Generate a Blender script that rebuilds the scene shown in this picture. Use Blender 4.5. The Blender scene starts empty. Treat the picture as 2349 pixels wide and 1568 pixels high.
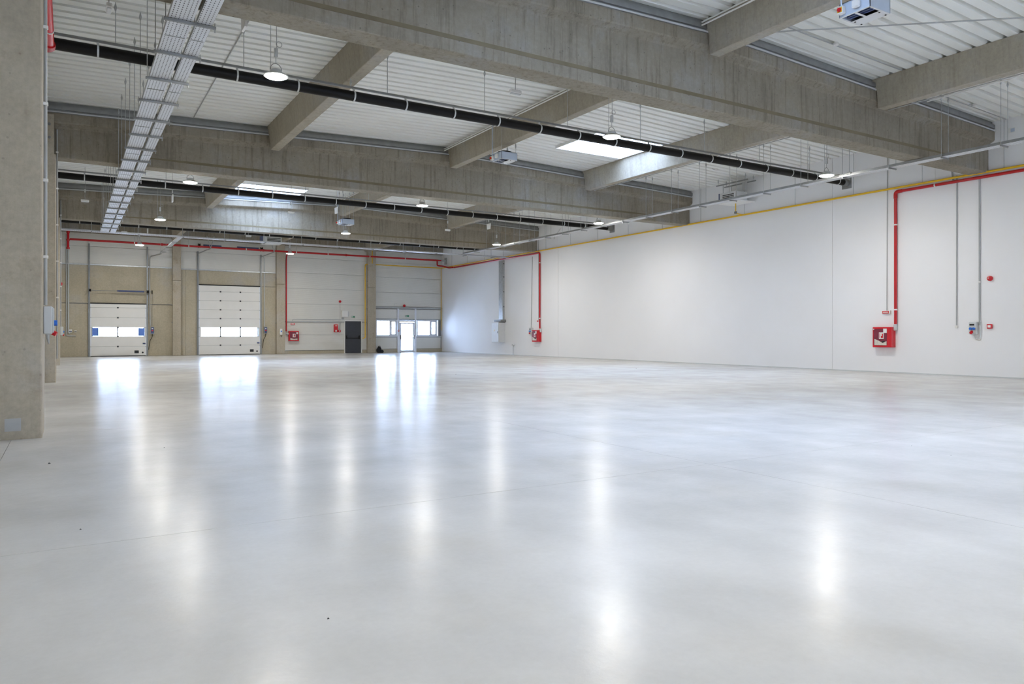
import bpy, math, random
from mathutils import Vector
random.seed(7)
SC = bpy.context.scene
COL = SC.collection

# ------------------------------------------------------------------ camera, world, exposure
cam = bpy.data.objects.new('camera', bpy.data.cameras.new('camera'))
COL.objects.link(cam)
YAW = math.radians(31.37)
cam.location = (0.0, 0.0, 1.24)
cam.rotation_euler = (math.pi / 2, 0, -YAW)
cam.data.sensor_width = 36.0
cam.data.lens = 36.0 * 1672.0 / 2349.0
cam.data.shift_y = -17.8 / 2349.0
cam.data.clip_end = 300
SC.camera = cam

world = bpy.data.worlds.new('sky_world')
SC.world = world
world.use_nodes = True
bg = world.node_tree.nodes['Background']
bg.inputs[0].default_value = (0.54, 0.70, 1.0, 1)
bg.inputs[1].default_value = 19.0

LAMP_POWER = 255.0
SC.view_settings.view_transform = 'Standard'
SC.view_settings.look = 'None'
SC.view_settings.exposure = 0.74
SC.view_settings.gamma = 1.0
SC.view_settings.use_curve_mapping = False
SC.cycles.max_bounces = 8
SC.cycles.glossy_bounces = 3
SC.cycles.caustics_refractive = False

# ------------------------------------------------------------------ main dimensions (metres)
WR = 22.58                    # right wall face
YB = 46.6                     # back wall face
YF = -13.0                    # wall behind the camera
RIDGE = 11.27
BEAMS = [-1.05, 10.75, 22.53, 34.31]   # front faces of the beams
BW = 0.5
ZB = 5.88                     # beam soffit
def zt(x): return 7.0 + 0.031 * (11.3 - abs(x - RIDGE))     # beam top
def zd(x): return 7.30 + 0.030 * (11.3 - abs(x - RIDGE))    # underside of the roof deck ribs

# ------------------------------------------------------------------ materials
def new_mat(name):
    m = bpy.data.materials.new(name); m.use_nodes = True
    nt = m.node_tree
    return m, nt, nt.nodes['Principled BSDF']

def simple(name, col, rough=0.5, metal=0.0, vary=0.06, scale=6.0, bump=0.0, spec=0.5):
    m, nt, b = new_mat(name)
    N, L = nt.nodes, nt.links
    geo = N.new('ShaderNodeNewGeometry')
    no = N.new('ShaderNodeTexNoise'); no.inputs['Scale'].default_value = scale; no.inputs['Detail'].default_value = 4
    L.new(geo.outputs['Position'], no.inputs['Vector'])
    r = N.new('ShaderNodeValToRGB')
    r.color_ramp.elements[0].color = tuple(c * (1 - vary) for c in col) + (1,)
    r.color_ramp.elements[1].color = tuple(min(1, c * (1 + vary)) for c in col) + (1,)
    r.color_ramp.elements[0].position = 0.3; r.color_ramp.elements[1].position = 0.7
    L.new(no.outputs['Fac'], r.inputs['Fac']); L.new(r.outputs['Color'], b.inputs['Base Color'])
    b.inputs['Roughness'].default_value = rough; b.inputs['Metallic'].default_value = metal
    b.inputs['Specular IOR Level'].default_value = spec
    if bump:
        bp = N.new('ShaderNodeBump'); bp.inputs['Strength'].default_value = bump; bp.inputs['Distance'].default_value = 0.01
        L.new(no.outputs['Fac'], bp.inputs['Height']); L.new(bp.outputs['Normal'], b.inputs['Normal'])
    return m

def ramp(nt, src, stops):
    r = nt.nodes.new('ShaderNodeValToRGB')
    els = r.color_ramp.elements
    while len(els) < len(stops): els.new(0.5)
    for e, (p, c) in zip(els, stops):
        e.position = p; e.color = tuple(c) + (1,) if len(c) == 3 else c
    nt.links.new(src, r.inputs['Fac'])
    return r.outputs['Color']

def mixc(nt, kind, fac, a, b):
    n = nt.nodes.new('ShaderNodeMix'); n.data_type = 'RGBA'; n.blend_type = kind
    if isinstance(fac, float): n.inputs[0].default_value = fac
    else: nt.links.new(fac, n.inputs[0])
    for s, v in ((n.inputs[6], a), (n.inputs[7], b)):
        if isinstance(v, tuple): s.default_value = v + (1,)
        else: nt.links.new(v, s)
    return n.outputs[2]

def noise(nt, vec, scale, detail=4.0, rough=0.55, stretch=None):
    if stretch:
        mp = nt.nodes.new('ShaderNodeMapping'); mp.inputs['Scale'].default_value = stretch
        nt.links.new(vec, mp.inputs['Vector']); vec = mp.outputs['Vector']
    n = nt.nodes.new('ShaderNodeTexNoise'); n.inputs['Scale'].default_value = scale
    n.inputs['Detail'].default_value = detail; n.inputs['Roughness'].default_value = rough
    nt.links.new(vec, n.inputs['Vector'])
    return n.outputs['Fac']

def concrete(name, col, streak=0.35, stain=0.0, stain_col=(0.22, 0.13, 0.05), pits=0.6, patch=0.22):
    m, nt, b = new_mat(name)
    N, L = nt.nodes, nt.links
    pos = N.new('ShaderNodeNewGeometry').outputs['Position']
    big = noise(nt, pos, 0.55, 6, 0.62)
    g = sum(col) / 3
    c = ramp(nt, big, [(0.28, tuple(v * (1 - patch) for v in col)), (0.52, col), (0.72, tuple((0.35 * v + 0.65 * g) * (1 + patch * 0.6) for v in col))])
    fine = noise(nt, pos, 14, 8, 0.7)
    c = mixc(nt, 'MULTIPLY', 0.55, c, ramp(nt, fine, [(0.3, (0.72, 0.72, 0.72)), (0.7, (1.12, 1.12, 1.12))]))
    if streak:
        st = noise(nt, pos, 1.0, 6, 0.75, (9.0, 9.0, 0.5))
        c = mixc(nt, 'MULTIPLY', streak, c, ramp(nt, st, [(0.36, (0.5, 0.47, 0.42)), (0.5, (1.04, 1.04, 1.04))]))
    if stain:
        s2 = noise(nt, pos, 1.7, 6, 0.65)
        c = mixc(nt, 'MIX', ramp(nt, s2, [(0.58, (0, 0, 0)), (0.78, (stain, stain, stain))]), c, stain_col)
    vor = N.new('ShaderNodeTexVoronoi'); vor.inputs['Scale'].default_value = 7.0
    L.new(pos, vor.inputs['Vector'])
    pm = ramp(nt, vor.outputs['Distance'], [(0.07, (pits, pits, pits)), (0.11, (0, 0, 0))])
    c = mixc(nt, 'MIX', pm, c, tuple(v * 0.35 for v in col))
    L.new(c, b.inputs['Base Color'])
    b.inputs['Roughness'].default_value = 0.78
    b.inputs['Specular IOR Level'].default_value = 0.25
    bp = N.new('ShaderNodeBump'); bp.inputs['Strength'].default_value = 0.25; bp.inputs['Distance'].default_value = 0.01
    L.new(fine, bp.inputs['Height']); L.new(bp.outputs['Normal'], b.inputs['Normal'])
    return m

def emit(name, col, s):
    m = bpy.data.materials.new(name); m.use_nodes = True
    nt = m.node_tree; nt.nodes.clear()
    e = nt.nodes.new('ShaderNodeEmission'); e.inputs[0].default_value = col + (1,); e.inputs[1].default_value = s
    o = nt.nodes.new('ShaderNodeOutputMaterial'); nt.links.new(e.outputs[0], o.inputs[0])
    return m

def glass(name, tint=(1, 1, 1), milky=0.0):
    m = bpy.data.materials.new(name); m.use_nodes = True
    nt = m.node_tree; nt.nodes.clear(); N, L = nt.nodes, nt.links
    t = N.new('ShaderNodeBsdfTransparent'); t.inputs[0].default_value = tint + (1,)
    g = N.new('ShaderNodeBsdfGlossy'); g.inputs['Roughness'].default_value = 0.03
    fr = N.new('ShaderNodeFresnel'); fr.inputs[0].default_value = 1.45
    mx = N.new('ShaderNodeMixShader'); L.new(fr.outputs[0], mx.inputs[0]); L.new(t.outputs[0], mx.inputs[1]); L.new(g.outputs[0], mx.inputs[2])
    out = mx.outputs[0]
    if milky:
        tr = N.new('ShaderNodeBsdfTranslucent'); tr.inputs[0].default_value = tint + (1,)
        m2 = N.new('ShaderNodeMixShader'); m2.inputs[0].default_value = milky
        L.new(out, m2.inputs[1]); L.new(tr.outputs[0], m2.inputs[2]); out = m2.outputs[0]
    o = N.new('ShaderNodeOutputMaterial'); L.new(out, o.inputs[0])
    return m

def floor_mat():
    m, nt, b = new_mat('polished_concrete_floor')
    N, L = nt.nodes, nt.links
    pos = N.new('ShaderNodeNewGeometry').outputs['Position']
    n1 = noise(nt, pos, 0.22, 7, 0.6, (1.0, 1.6, 1.0))
    c = ramp(nt, n1, [(0.30, (0.555, 0.55, 0.53)), (0.5, (0.635, 0.63, 0.615)), (0.72, (0.71, 0.71, 0.70))])
    n2 = noise(nt, pos, 1.6, 5, 0.5, (1.0, 0.6, 1.0))
    c = mixc(nt, 'MULTIPLY', 0.6, c, ramp(nt, n2, [(0.30, (0.82, 0.825, 0.825)), (0.70, (1.06, 1.06, 1.06))]))
    c = mixc(nt, 'MULTIPLY', 0.5, c, ramp(nt, noise(nt, pos, 26, 6, 0.7), [(0.3, (0.93, 0.93, 0.93)), (0.7, (1.03, 1.03, 1.03))]))
    n3 = noise(nt, pos, 0.8, 5, 0.5)
    c = mixc(nt, 'MULTIPLY', ramp(nt, n3, [(0.55, (0, 0, 0)), (0.80, (0.5, 0.5, 0.5))]), c, (0.88, 0.83, 0.74))
    L.new(c, b.inputs['Base Color'])
    n4 = noise(nt, pos, 1.3, 7, 0.7)
    rr = ramp(nt, n4, [(0.28, (0.19, 0.19, 0.19)), (0.72, (0.265, 0.265, 0.265))])
    L.new(rr, b.inputs['Roughness'])
    b.inputs['Specular IOR Level'].default_value = 0.07
    bp = N.new('ShaderNodeBump'); bp.inputs['Strength'].default_value = 0.12; bp.inputs['Distance'].default_value = 0.02
    L.new(noise(nt, pos, 5.0, 5, 0.6), bp.inputs['Height']); L.new(bp.outputs['Normal'], b.inputs['Normal'])
    return m

def ribbed(name, col, pitch, axis=2, rough=0.45, depth=0.35):
    """painted sheet with fine horizontal micro ribs"""
    m, nt, b = new_mat(name)
    N, L = nt.nodes, nt.links
    pos = N.new('ShaderNodeNewGeometry').outputs['Position']
    sep = N.new('ShaderNodeSeparateXYZ'); L.new(pos, sep.inputs[0])
    mu = N.new('ShaderNodeMath'); mu.operation = 'MULTIPLY'; mu.inputs[1].default_value = 2 * math.pi / pitch
    L.new(sep.outputs[axis], mu.inputs[0])
    si = N.new('ShaderNodeMath'); si.operation = 'SINE'; L.new(mu.outputs[0], si.inputs[0])
    bp = N.new('ShaderNodeBump'); bp.inputs['Strength'].default_value = depth; bp.inputs['Distance'].default_value = 0.004
    L.new(si.outputs[0], bp.inputs['Height']); L.new(bp.outputs['Normal'], b.inputs['Normal'])
    n = noise(nt, pos, 0.8, 4)
    c = ramp(nt, n, [(0.3, tuple(v * 0.96 for v in col)), (0.7, tuple(v * 1.03 for v in col))])
    L.new(c, b.inputs['Base Color']); b.inputs['Roughness'].default_value = rough
    return m

def perforated(name, ax):
    """galvanised sheet punched with rows of slots running along one axis"""
    m, nt, b = new_mat(name)
    N, L = nt.nodes, nt.links
    pos = N.new('ShaderNodeNewGeometry').outputs['Position']
    sep = N.new('ShaderNodeSeparateXYZ'); L.new(pos, sep.inputs[0])
    def wave(i, freq, thr):
        mu = N.new('ShaderNodeMath'); mu.operation = 'MULTIPLY'; mu.inputs[1].default_value = freq; L.new(sep.outputs[i], mu.inputs[0])
        fr = N.new('ShaderNodeMath'); fr.operation = 'FRACT'; L.new(mu.outputs[0], fr.inputs[0])
        gt = N.new('ShaderNodeMath'); gt.operation = 'GREATER_THAN'; gt.inputs[1].default_value = thr; L.new(fr.outputs[0], gt.inputs[0])
        return gt.outputs[0]
    a = wave(ax, 14.0, 0.45); c = wave(1 - ax, 20.0, 0.72)
    mm = N.new('ShaderNodeMath'); mm.operation = 'MULTIPLY'; L.new(a, mm.inputs[0]); L.new(c, mm.inputs[1])
    col = mixc(nt, 'MIX', mm.outputs[0], (0.66, 0.68, 0.71), (0.13, 0.14, 0.15))
    L.new(col, b.inputs['Base Color'])
    b.inputs['Metallic'].default_value = 0.35; b.inputs['Roughness'].default_value = 0.45
    return m

MAT = dict(
    beam=concrete('precast_beam_concrete', (0.305, 0.272, 0.215), 0.55),
    purlin=concrete('purlin_concrete', (0.42, 0.38, 0.305), 0.25, pits=0.3, patch=0.15),
    column=concrete('column_concrete', (0.50, 0.445, 0.35), 0.10, stain=0.5, pits=0.35, patch=0.2),
    panel=concrete('wall_panel_concrete', (0.52, 0.465, 0.35), 0.08, pits=0.1, patch=0.14),
    strip=simple('form_strip_brown', (0.19, 0.155, 0.095), 0.8, 0, 0.12, 3),
    floor=floor_mat(),
    joint=simple('joint_filler', (0.16, 0.16, 0.155), 0.8),
    deck=simple('white_deck_paint', (0.89, 0.905, 0.87), 0.42, 0, 0.03, 0.7),
    plaster=simple('white_wall_paint', (0.875, 0.875, 0.88), 0.75, 0, 0.015, 0.5),
    clad=ribbed('cladding_sheet', (0.74, 0.73, 0.685), 0.05),
    white=simple('white_enamel', (0.82, 0.82, 0.80), 0.35, 0, 0.02),
    doorwhite=simple('door_panel_white', (0.80, 0.795, 0.765), 0.45, 0, 0.02, 2),
    upvc=simple('white_pvc_frame', (0.80, 0.83, 0.88), 0.35, 0, 0.02),
    galv=simple('galvanised_steel', (0.50, 0.52, 0.53), 0.42, 0.75, 0.12, 9),
    galvdark=simple('dull_galvanised_sheet', (0.30, 0.31, 0.31), 0.5, 0.55, 0.1, 5),
    steel=simple('steel_track', (0.27, 0.28, 0.28), 0.4, 0.5, 0.1, 7),
    perf_y=perforated('perforated_tray_y', 1),
    perf_x=perforated('perforated_tray_x', 0),
    black=simple('black_plastic', (0.005, 0.005, 0.0055), 0.45, 0, 0.2, spec=0.22),
    dark=simple('dark_slot', (0.02, 0.022, 0.026), 0.6, 0, 0.2),
    char=simple('charcoal_paint', (0.035, 0.04, 0.052), 0.42, 0, 0.08),
    red=simple('signal_red_paint', (0.50, 0.008, 0.012), 0.3, 0, 0.06),
    redhi=simple('fire_red_enamel', (0.62, 0.010, 0.022), 0.25, 0, 0.05),
    yellow=simple('gas_yellow_paint', (0.86, 0.52, 0.012), 0.35, 0, 0.05),
    blue=simple('blue_plastic', (0.02, 0.15, 0.60), 0.35, 0, 0.05),
    bluefilm=simple('blue_protective_film', (0.10, 0.22, 0.66), 0.3, 0, 0.08, 3),
    navy=simple('navy_spring_paint', (0.06, 0.09, 0.22), 0.45, 0, 0.1),
    paleblue=simple('pale_blue_casing', (0.52, 0.60, 0.72), 0.4, 0.15, 0.04),
    grey=simple('light_grey_plastic', (0.60, 0.62, 0.62), 0.45, 0, 0.04),
    midgrey=simple('grey_conduit', (0.42, 0.43, 0.43), 0.5, 0, 0.06),
    cabinet=simple('cabinet_grey_enamel', (0.66, 0.675, 0.68), 0.4, 0, 0.03),
    green=simple('exit_green', (0.0, 0.24, 0.11), 0.4, 0, 0.05),
    orange=simple('orange_plastic', (0.75, 0.22, 0.01), 0.4),
    hose=simple('cream_hose', (0.66, 0.63, 0.55), 0.7, 0, 0.1, 20),
    maroon=simple('cabinet_inside', (0.20, 0.02, 0.045), 0.3, 0, 0.15),
    cloth=simple('black_bag_cloth', (0.012, 0.014, 0.02), 0.85, 0, 0.3, 20, 0.6),
    led=emit('led_lens', (1.0, 0.962, 0.885), LAMP_POWER),
    glass=glass('clear_glass', (0.97, 0.98, 1.0)),
    opal=glass('skylight_sheet', (0.97, 0.98, 1.0), 0.2),
    greenlit=emit('small_green_led', (0.1, 1.0, 0.5), 1.5),
)

# ------------------------------------------------------------------ mesh helpers
class MB:
    def __init__(s): s.v = []; s.f = []
    def add(s, v, f):
        k = len(s.v); s.v += [tuple(p) for p in v]; s.f += [tuple(i + k for i in q) for q in f]; return s
    def box(s, x0, x1, y0, y1, z0, z1):
        return s.add([(x0, y0, z0), (x1, y0, z0), (x1, y1, z0), (x0, y1, z0), (x0, y0, z1), (x1, y0, z1), (x1, y1, z1), (x0, y1, z1)],
                     [(0, 3, 2, 1), (4, 5, 6, 7), (0, 1, 5, 4), (1, 2, 6, 5), (2, 3, 7, 6), (3, 0, 4, 7)])
    def bbox(s, x0, x1, y0, y1, z0, z1, b=0.01):
        """box with chamfered edges"""
        v = []
        for sx, X in ((1, x0), (-1, x1)):
            for sy, Y in ((1, y0), (-1, y1)):
                for sz, Z in ((1, z0), (-1, z1)):
                    v += [(X, Y + sy * b, Z + sz * b), (X + sx * b, Y, Z + sz * b), (X + sx * b, Y + sy * b, Z)]
        I = lambda i, j, k, a: (i * 4 + j * 2 + k) * 3 + a
        f = []
        for i in (0, 1): f.append((I(i, 0, 0, 0), I(i, 0, 1, 0), I(i, 1, 1, 0), I(i, 1, 0, 0)))
        for j in (0, 1): f.append((I(0, j, 0, 1), I(1, j, 0, 1), I(1, j, 1, 1), I(0, j, 1, 1)))
        for k in (0, 1): f.append((I(0, 0, k, 2), I(0, 1, k, 2), I(1, 1, k, 2), I(1, 0, k, 2)))
        for j in (0, 1):
            for k in (0, 1): f.append((I(0, j, k, 1), I(1, j, k, 1), I(1, j, k, 2), I(0, j, k, 2)))
        for i in (0, 1):
            for k in (0, 1): f.append((I(i, 0, k, 0), I(i, 1, k, 0), I(i, 1, k, 2), I(i, 0, k, 2)))
        for i in (0, 1):
            for j in (0, 1): f.append((I(i, j, 0, 0), I(i, j, 1, 0), I(i, j, 1, 1), I(i, j, 0, 1)))
        for i in (0, 1):
            for j in (0, 1):
                for k in (0, 1): f.append((I(i, j, k, 0), I(i, j, k, 1), I(i, j, k, 2)))
        return s.add(v, f)
    def tube(s, pts, r, n=10, cap=True):
        pts = [Vector(p) for p in pts]; rings = []
        up0 = None
        for i, p in enumerate(pts):
            d = (pts[min(i + 1, len(pts) - 1)] - pts[max(i - 1, 0)]).normalized()
            ref = Vector((0, 0, 1)) if abs(d.z) < 0.9 else Vector((1, 0, 0))
            if up0 is not None: ref = up0
            a = d.cross(ref)
            if a.length < 1e-4: a = d.cross(Vector((0, 1, 0.3)))
            a.normalize(); b2 = d.cross(a).normalized(); up0 = -b2 if up0 is None else -b2
            rr = r[i] if isinstance(r, (list, tuple)) else r
            rings.append([p + a * rr * math.cos(2 * math.pi * k / n) + b2 * rr * math.sin(2 * math.pi * k / n) for k in range(n)])
        v = [q for g in rings for q in g]; f = []
        for i in range(len(rings) - 1):
            for k in range(n):
                k2 = (k + 1) % n
                f.append((i * n + k, i * n + k2, (i + 1) * n + k2, (i + 1) * n + k))
        if cap: f += [tuple(range(n - 1, -1, -1)), tuple((len(rings) - 1) * n + k for k in range(n))]
        return s.add(v, f)
    def lathe(s, c, prof, n=24):
        """profile [(r, z)...] about a vertical axis at c"""
        v = []; f = []
        for r, z in prof:
            v += [(c[0] + r * math.cos(2 * math.pi * k / n), c[1] + r * math.sin(2 * math.pi * k / n), c[2] + z) for k in range(n)]
        for i in range(len(prof) - 1):
            for k in range(n):
                k2 = (k + 1) % n
                f.append((i * n + k, i * n + k2, (i + 1) * n + k2, (i + 1) * n + k))
        f += [tuple(range(n)), tuple((len(prof) - 1) * n + k for k in range(n - 1, -1, -1))]
        return s.add(v, f)
    def loft(s, secs):
        n = len(secs[0]); v = [p for q in secs for p in q]; f = []
        for i in range(len(secs) - 1):
            for k in range(n):
                k2 = (k + 1) % n
                f.append((i * n + k, i * n + k2, (i + 1) * n + k2, (i + 1) * n + k))
        f += [tuple(range(n - 1, -1, -1)), tuple((len(secs) - 1) * n + k for k in range(n))]
        return s.add(v, f)
    def sheet(s, secs):
        n = len(secs[0]); v = [p for q in secs for p in q]; f = []
        for i in range(len(secs) - 1):
            for k in range(n - 1): f.append((i * n + k, i * n + k + 1, (i + 1) * n + k + 1, (i + 1) * n + k))
        return s.add(v, f)

ORG = {}
def obj(name, mb, mat, parent=None, smooth=False):
    """one mesh object; vertices are given in the frame of the top-level thing's scene position"""
    org = ORG.get(parent.name, Vector((0, 0, 0))) if parent else Vector((0, 0, 0))
    me = bpy.data.meshes.new(name)
    me.from_pydata([(p[0] - org[0], p[1] - org[1], p[2] - org[2]) for p in mb.v], [], mb.f)
    if smooth:
        for p in me.polygons: p.use_smooth = True
        try: me.set_sharp_from_angle(angle=math.radians(38))
        except Exception: pass
    me.materials.append(MAT[mat]); me.update()
    o = bpy.data.objects.new(name, me); COL.objects.link(o)
    if parent: o.parent = parent; ORG[o.name] = org
    else: ORG[o.name] = Vector((0, 0, 0))
    return o

def tag(o, label, cat, group=None):
    o['label'] = label; o['category'] = cat
    if group: o['group'] = group
    return o

def thing(name, label, cat, loc=(0, 0, 0), group=None):
    o = bpy.data.objects.new(name, None); COL.objects.link(o)
    o.empty_display_size = 0.2; o.location = loc; ORG[o.name] = Vector(loc)
    return tag(o, label, cat, group)

def structure(name, loc=(0, 0, 0)):
    o = bpy.data.objects.new(name, None); COL.objects.link(o); o.location = loc; ORG[o.name] = Vector(loc)
    o['kind'] = 'structure'
    return o

def struct_mesh(name, mb, mat):
    o = obj(name, mb, mat); o['kind'] = 'structure'; return o

def dup(root, loc, label=None, group=None):
    r = root.copy(); COL.objects.link(r); r.location = loc; ORG[r.name] = Vector(loc)
    if label: r['label'] = label
    if group: r['group'] = group
    for ch in list(root.children):
        c = ch.copy(); COL.objects.link(c); c.parent = r
        for g in ch.children:
            d = g.copy(); COL.objects.link(d); d.parent = c
    return r

def elbow(pts, r=0.08, n=5):
    """polyline with rounded corners"""
    pts = [Vector(p) for p in pts]; out = [pts[0]]
    for i in range(1, len(pts) - 1):
        a, b, c = pts[i - 1], pts[i], pts[i + 1]
        d1 = (a - b); d2 = (c - b)
        k = min(r, d1.length * 0.45, d2.length * 0.45)
        p, q = b + d1.normalized() * k, b + d2.normalized() * k
        for j in range(n + 1):
            t = j / n
            out.append(p * (1 - t) ** 2 + b * 2 * t * (1 - t) + q * t * t)
    out.append(pts[-1])
    return out

# ================================================================== THE SHELL
# floor slabs with sawn joints
floor = struct_mesh('floor', MB().box(-1.5, WR + 0.2, YF - 0.2, YB + 0.4, -0.3, -0.012), 'joint')
xs = [-1.5, -0.565, 5.23, 11.2, 17.2, WR + 0.1]
ys = [YF - 0.1] + [4.96 + 5.9 * k for k in range(-3, 8)] + [YB + 0.2]
ys = sorted(v for v in ys if YF - 0.11 <= v)
for i in range(len(xs) - 1):
    for j in range(len(ys) - 1):
        g = 0.0022
        obj('slab', MB().box(xs[i] + g, xs[i + 1] - g, ys[j] + g, ys[j + 1] - g, -0.1, 0.0), 'floor', floor)

# right wall: three broad plastered sections with hairline joints
wr = struct_mesh('wall_right', MB().box(WR + 0.02, WR + 0.3, YF - 0.2, YB + 0.3, -0.1, 8.1), 'joint')
ry = [YF, 15.75, 32.25, YB + 0.1]
for a, b in zip(ry, ry[1:]):
    obj('wall_section', MB().box(WR, WR + 0.03, a + 0.006, b - 0.006, 0.0, 8.0), 'plaster', wr)
struct_mesh('baseboard_right', MB().box(WR - 0.012, WR, YF, YB, 0.0, 0.035), 'grey')

struct_mesh('wall_left', MB().box(-1.6, -1.3, YF - 0.2, 10.9, -0.1, 8.0).box(-1.6, -0.5, 10.9, YB + 0.3, -0.1, 8.0), 'clad')


# --- back wall
DOCK1 = (1.09, 3.82, 2.96); DOCK2 = (6.66, 10.12, 4.18); DARK = (15.55, 16.65, 2.1); GL = (19.36, 20.5, 2.14)
WIN = [(17.68, 19.2, 1.12, 2.22), (20.66, 22.2, 1.12, 2.22)]
wb = MB()
def wall_strip(mb, x0, x1, y0, y1, z0, z1, holes):
    """wall board with rectangular holes, cut into boxes"""
    hs = sorted([h for h in holes if h[0] < x1 and h[1] > x0 and h[2] < z1 and h[3] > z0])
    if not hs: mb.box(x0, x1, y0, y1, z0, z1); return
    h = hs[0]; a, b = max(h[0], x0), min(h[1], x1); c, d = max(h[2], z0), min(h[3], z1)
    if a > x0: wall_strip(mb, x0, a, y0, y1, z0, z1, hs[1:])
    if b < x1: wall_strip(mb, b, x1, y0, y1, z0, z1, hs[1:])
    if c > z0: wall_strip(mb, a, b, y0, y1, z0, c, hs[1:])
    if d < z1: wall_strip(mb, a, b, y0, y1, d, z1, hs[1:])
HOLES = [(1.2, 3.72, 1.10, 1.66), (6.78, 10.02, 1.08, 1.68), (GL[0], GL[1], 0, GL[2])] + WIN
wall_strip(wb, -1.6, WR + 0.3, YB + 0.1, YB + 0.25, -0.1, 8.0, HOLES)
wall_back = struct_mesh('wall_back', wb, 'galvdark')
def panel(name, x0, x1, z0, z1, mat, proud=0.0, holes=()):
    mb = MB(); wall_strip(mb, x0, x1, YB - proud, YB + 0.1, z0 + 0.006, z1 - 0.006, list(holes)); return obj(name, mb, mat, wall_back)
d1 = (DOCK1[0] - 0.02, DOCK1[1] + 0.02, 0, DOCK1[2]); d2 = (DOCK2[0] - 0.02, DOCK2[1] + 0.02, 0, DOCK2[2])
# precast concrete panels round the dock doors
panel('concrete_panel', -0.5, d1[0], 0, 2.93, 'panel'); panel('concrete_panel', d1[1], 5.2, 0, 2.93, 'panel')
panel('concrete_panel', -0.5, 5.2, 2.96, 5.06, 'panel')
panel('concrete_panel', 5.6, d2[0] - 0.75, 0, 5.03, 'panel', 0.03); panel('concrete_panel', d2[0] - 0.74, d2[0], 0, 5.03, 'panel')
panel('concrete_panel', d2[1], 11.1, 0, 4.18, 'panel'); panel('concrete_panel', d2[0], 11.1, 4.19, 5.03, 'panel')
for x0, x1, z in ((-0.5, 5.2, 5.06), (5.6, 11.1, 5.03)):
    obj('flashing', MB().box(x0, x1, YB - 0.05, YB + 0.1, z, z + 0.07), 'galv', wall_back)
    for k, (a, b) in enumerate(((z + 0.07, 6.1), (6.1, 7.15), (7.15, 7.9))): panel('cladding_panel', x0, x1, a, b, 'clad')
dh = (DARK[0] - 0.06, DARK[1] + 0.06, 0, DARK[2] + 0.06)
obj('plinth', MB().box(11.55, dh[0], YB - 0.03, YB + 0.1, 0, 0.19).box(dh[1], 17.05, YB - 0.03, YB + 0.1, 0, 0.19), 'panel', wall_back)
for a, b in ((0.21, 1.2), (1.2, 2.2), (2.2, 3.17), (3.17, 4.15), (4.15, 5.14), (5.14, 6.1), (6.1, 7.1), (7.1, 7.9)):
    panel('cladding_panel', 11.55, 17.05, a, b, 'clad', 0, [dh])
obj('plinth', MB().box(17.55, 19.26, YB - 0.03, YB + 0.1, 0, 0.24).box(20.6, WR, YB - 0.03, YB + 0.1, 0, 0.24), 'panel', wall_back)
for a, b in ((3.12, 4.08), (4.08, 5.1), (5.1, 6.1), (6.1, 7.1), (7.1, 7.9)): panel('cladding_panel', 17.55, WR, a, b, 'clad')
for x0, x1 in ((17.58, 19.2), (19.32, 20.5), (20.62, 22.5)):
    panel('infill_panel', x0, x1, 2.3, 2.95, 'clad')
for x0, x1 in ((17.58, 19.2), (20.62, 22.5)): panel('infill_panel', x0, x1, 0.25, 1.02, 'clad')
# steel framing of the glazed bay
fr = obj('frame_post', MB().box(19.22, 19.32, YB - 0.09, YB + 0.08, 0, 3.0), 'upvc', wall_back)
obj('frame_post', MB().box(20.5, 20.61, YB - 0.09, YB + 0.08, 0, 3.0), 'upvc', wall_back)
obj('frame_post', MB().box(22.24, 22.32, YB - 0.06, YB + 0.08, 1.05, 2.25), 'upvc', wall_back)
obj('frame_rail', MB().box(17.55, WR, YB - 0.10, YB + 0.1, 2.98, 3.1), 'midgrey', wall_back)
obj('frame_rail', MB().box(17.55, WR, YB - 0.06, YB + 0.08, 2.22, 2.28), 'midgrey', wall_back)
for x0, x1 in ((17.55, 19.22), (20.61, WR)): obj('frame_rail', MB().box(x0, x1, YB - 0.07, YB + 0.08, 1.03, 1.11), 'grey', wall_back)
obj('frame_rail', MB().box(11.6, 15.5, YB - 0.07, YB, 2.0, 2.07), 'midgrey', wall_back)
obj('frame_rail', MB().box(16.7, 17.0, YB - 0.07, YB, 2.0, 2.07), 'midgrey', wall_back)

# --- windows: fixed light plus a narrow casement
for k, (x0, x1, z0, z1) in enumerate(WIN):
    w = structure('window_%d' % (k + 1), (x0, YB, z0))
    xm = x0 + 0.97; t = 0.075
    y0, y1 = YB - 0.05, YB + 0.06
    fm = MB().box(x0, x1, y0, y1, z0, z0 + t).box(x0, x1, y0, y1, z1 - t, z1).box(x0, x0 + t, y0, y1, z0 + t, z1 - t).box(x1 - t, x1, y0, y1, z0 + t, z1 - t)
    fm.box(xm, xm + 0.09, y0, y1, z0 + t, z1 - t)
    f = obj('window_frame', fm, 'upvc', w)
    a, b, c, d = xm + 0.09, x1 - t, z0 + t, z1 - t; q = 0.06
    obj('sash', MB().box(a, b, y0 - 0.02, y1 - 0.02, c, c + q).box(a, b, y0 - 0.02, y1 - 0.02, d - q, d).box(a, a + q, y0 - 0.02, y1 - 0.02, c, d).box(b - q, b, y0 - 0.02, y1 - 0.02, c, d), 'upvc', w)
    obj('pane', MB().box(x0 + t, xm, YB + 0.0, YB + 0.02, z0 + t, z1 - t), 'glass', w)
    obj('pane', MB().box(a + q, b - q, YB + 0.0, YB + 0.02, c + q, d - q), 'glass', w)
    obj('window_handle', MB().box(a + 0.02, a + 0.04, y0 - 0.05, y0 - 0.02, (c + d) / 2 - 0.08, (c + d) / 2 + 0.05), 'steel', w)
    obj('window_sill', MB().box(x0 - 0.03, x1 + 0.03, YB - 0.12, YB, z0 - 0.03, z0), 'upvc', w)

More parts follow.
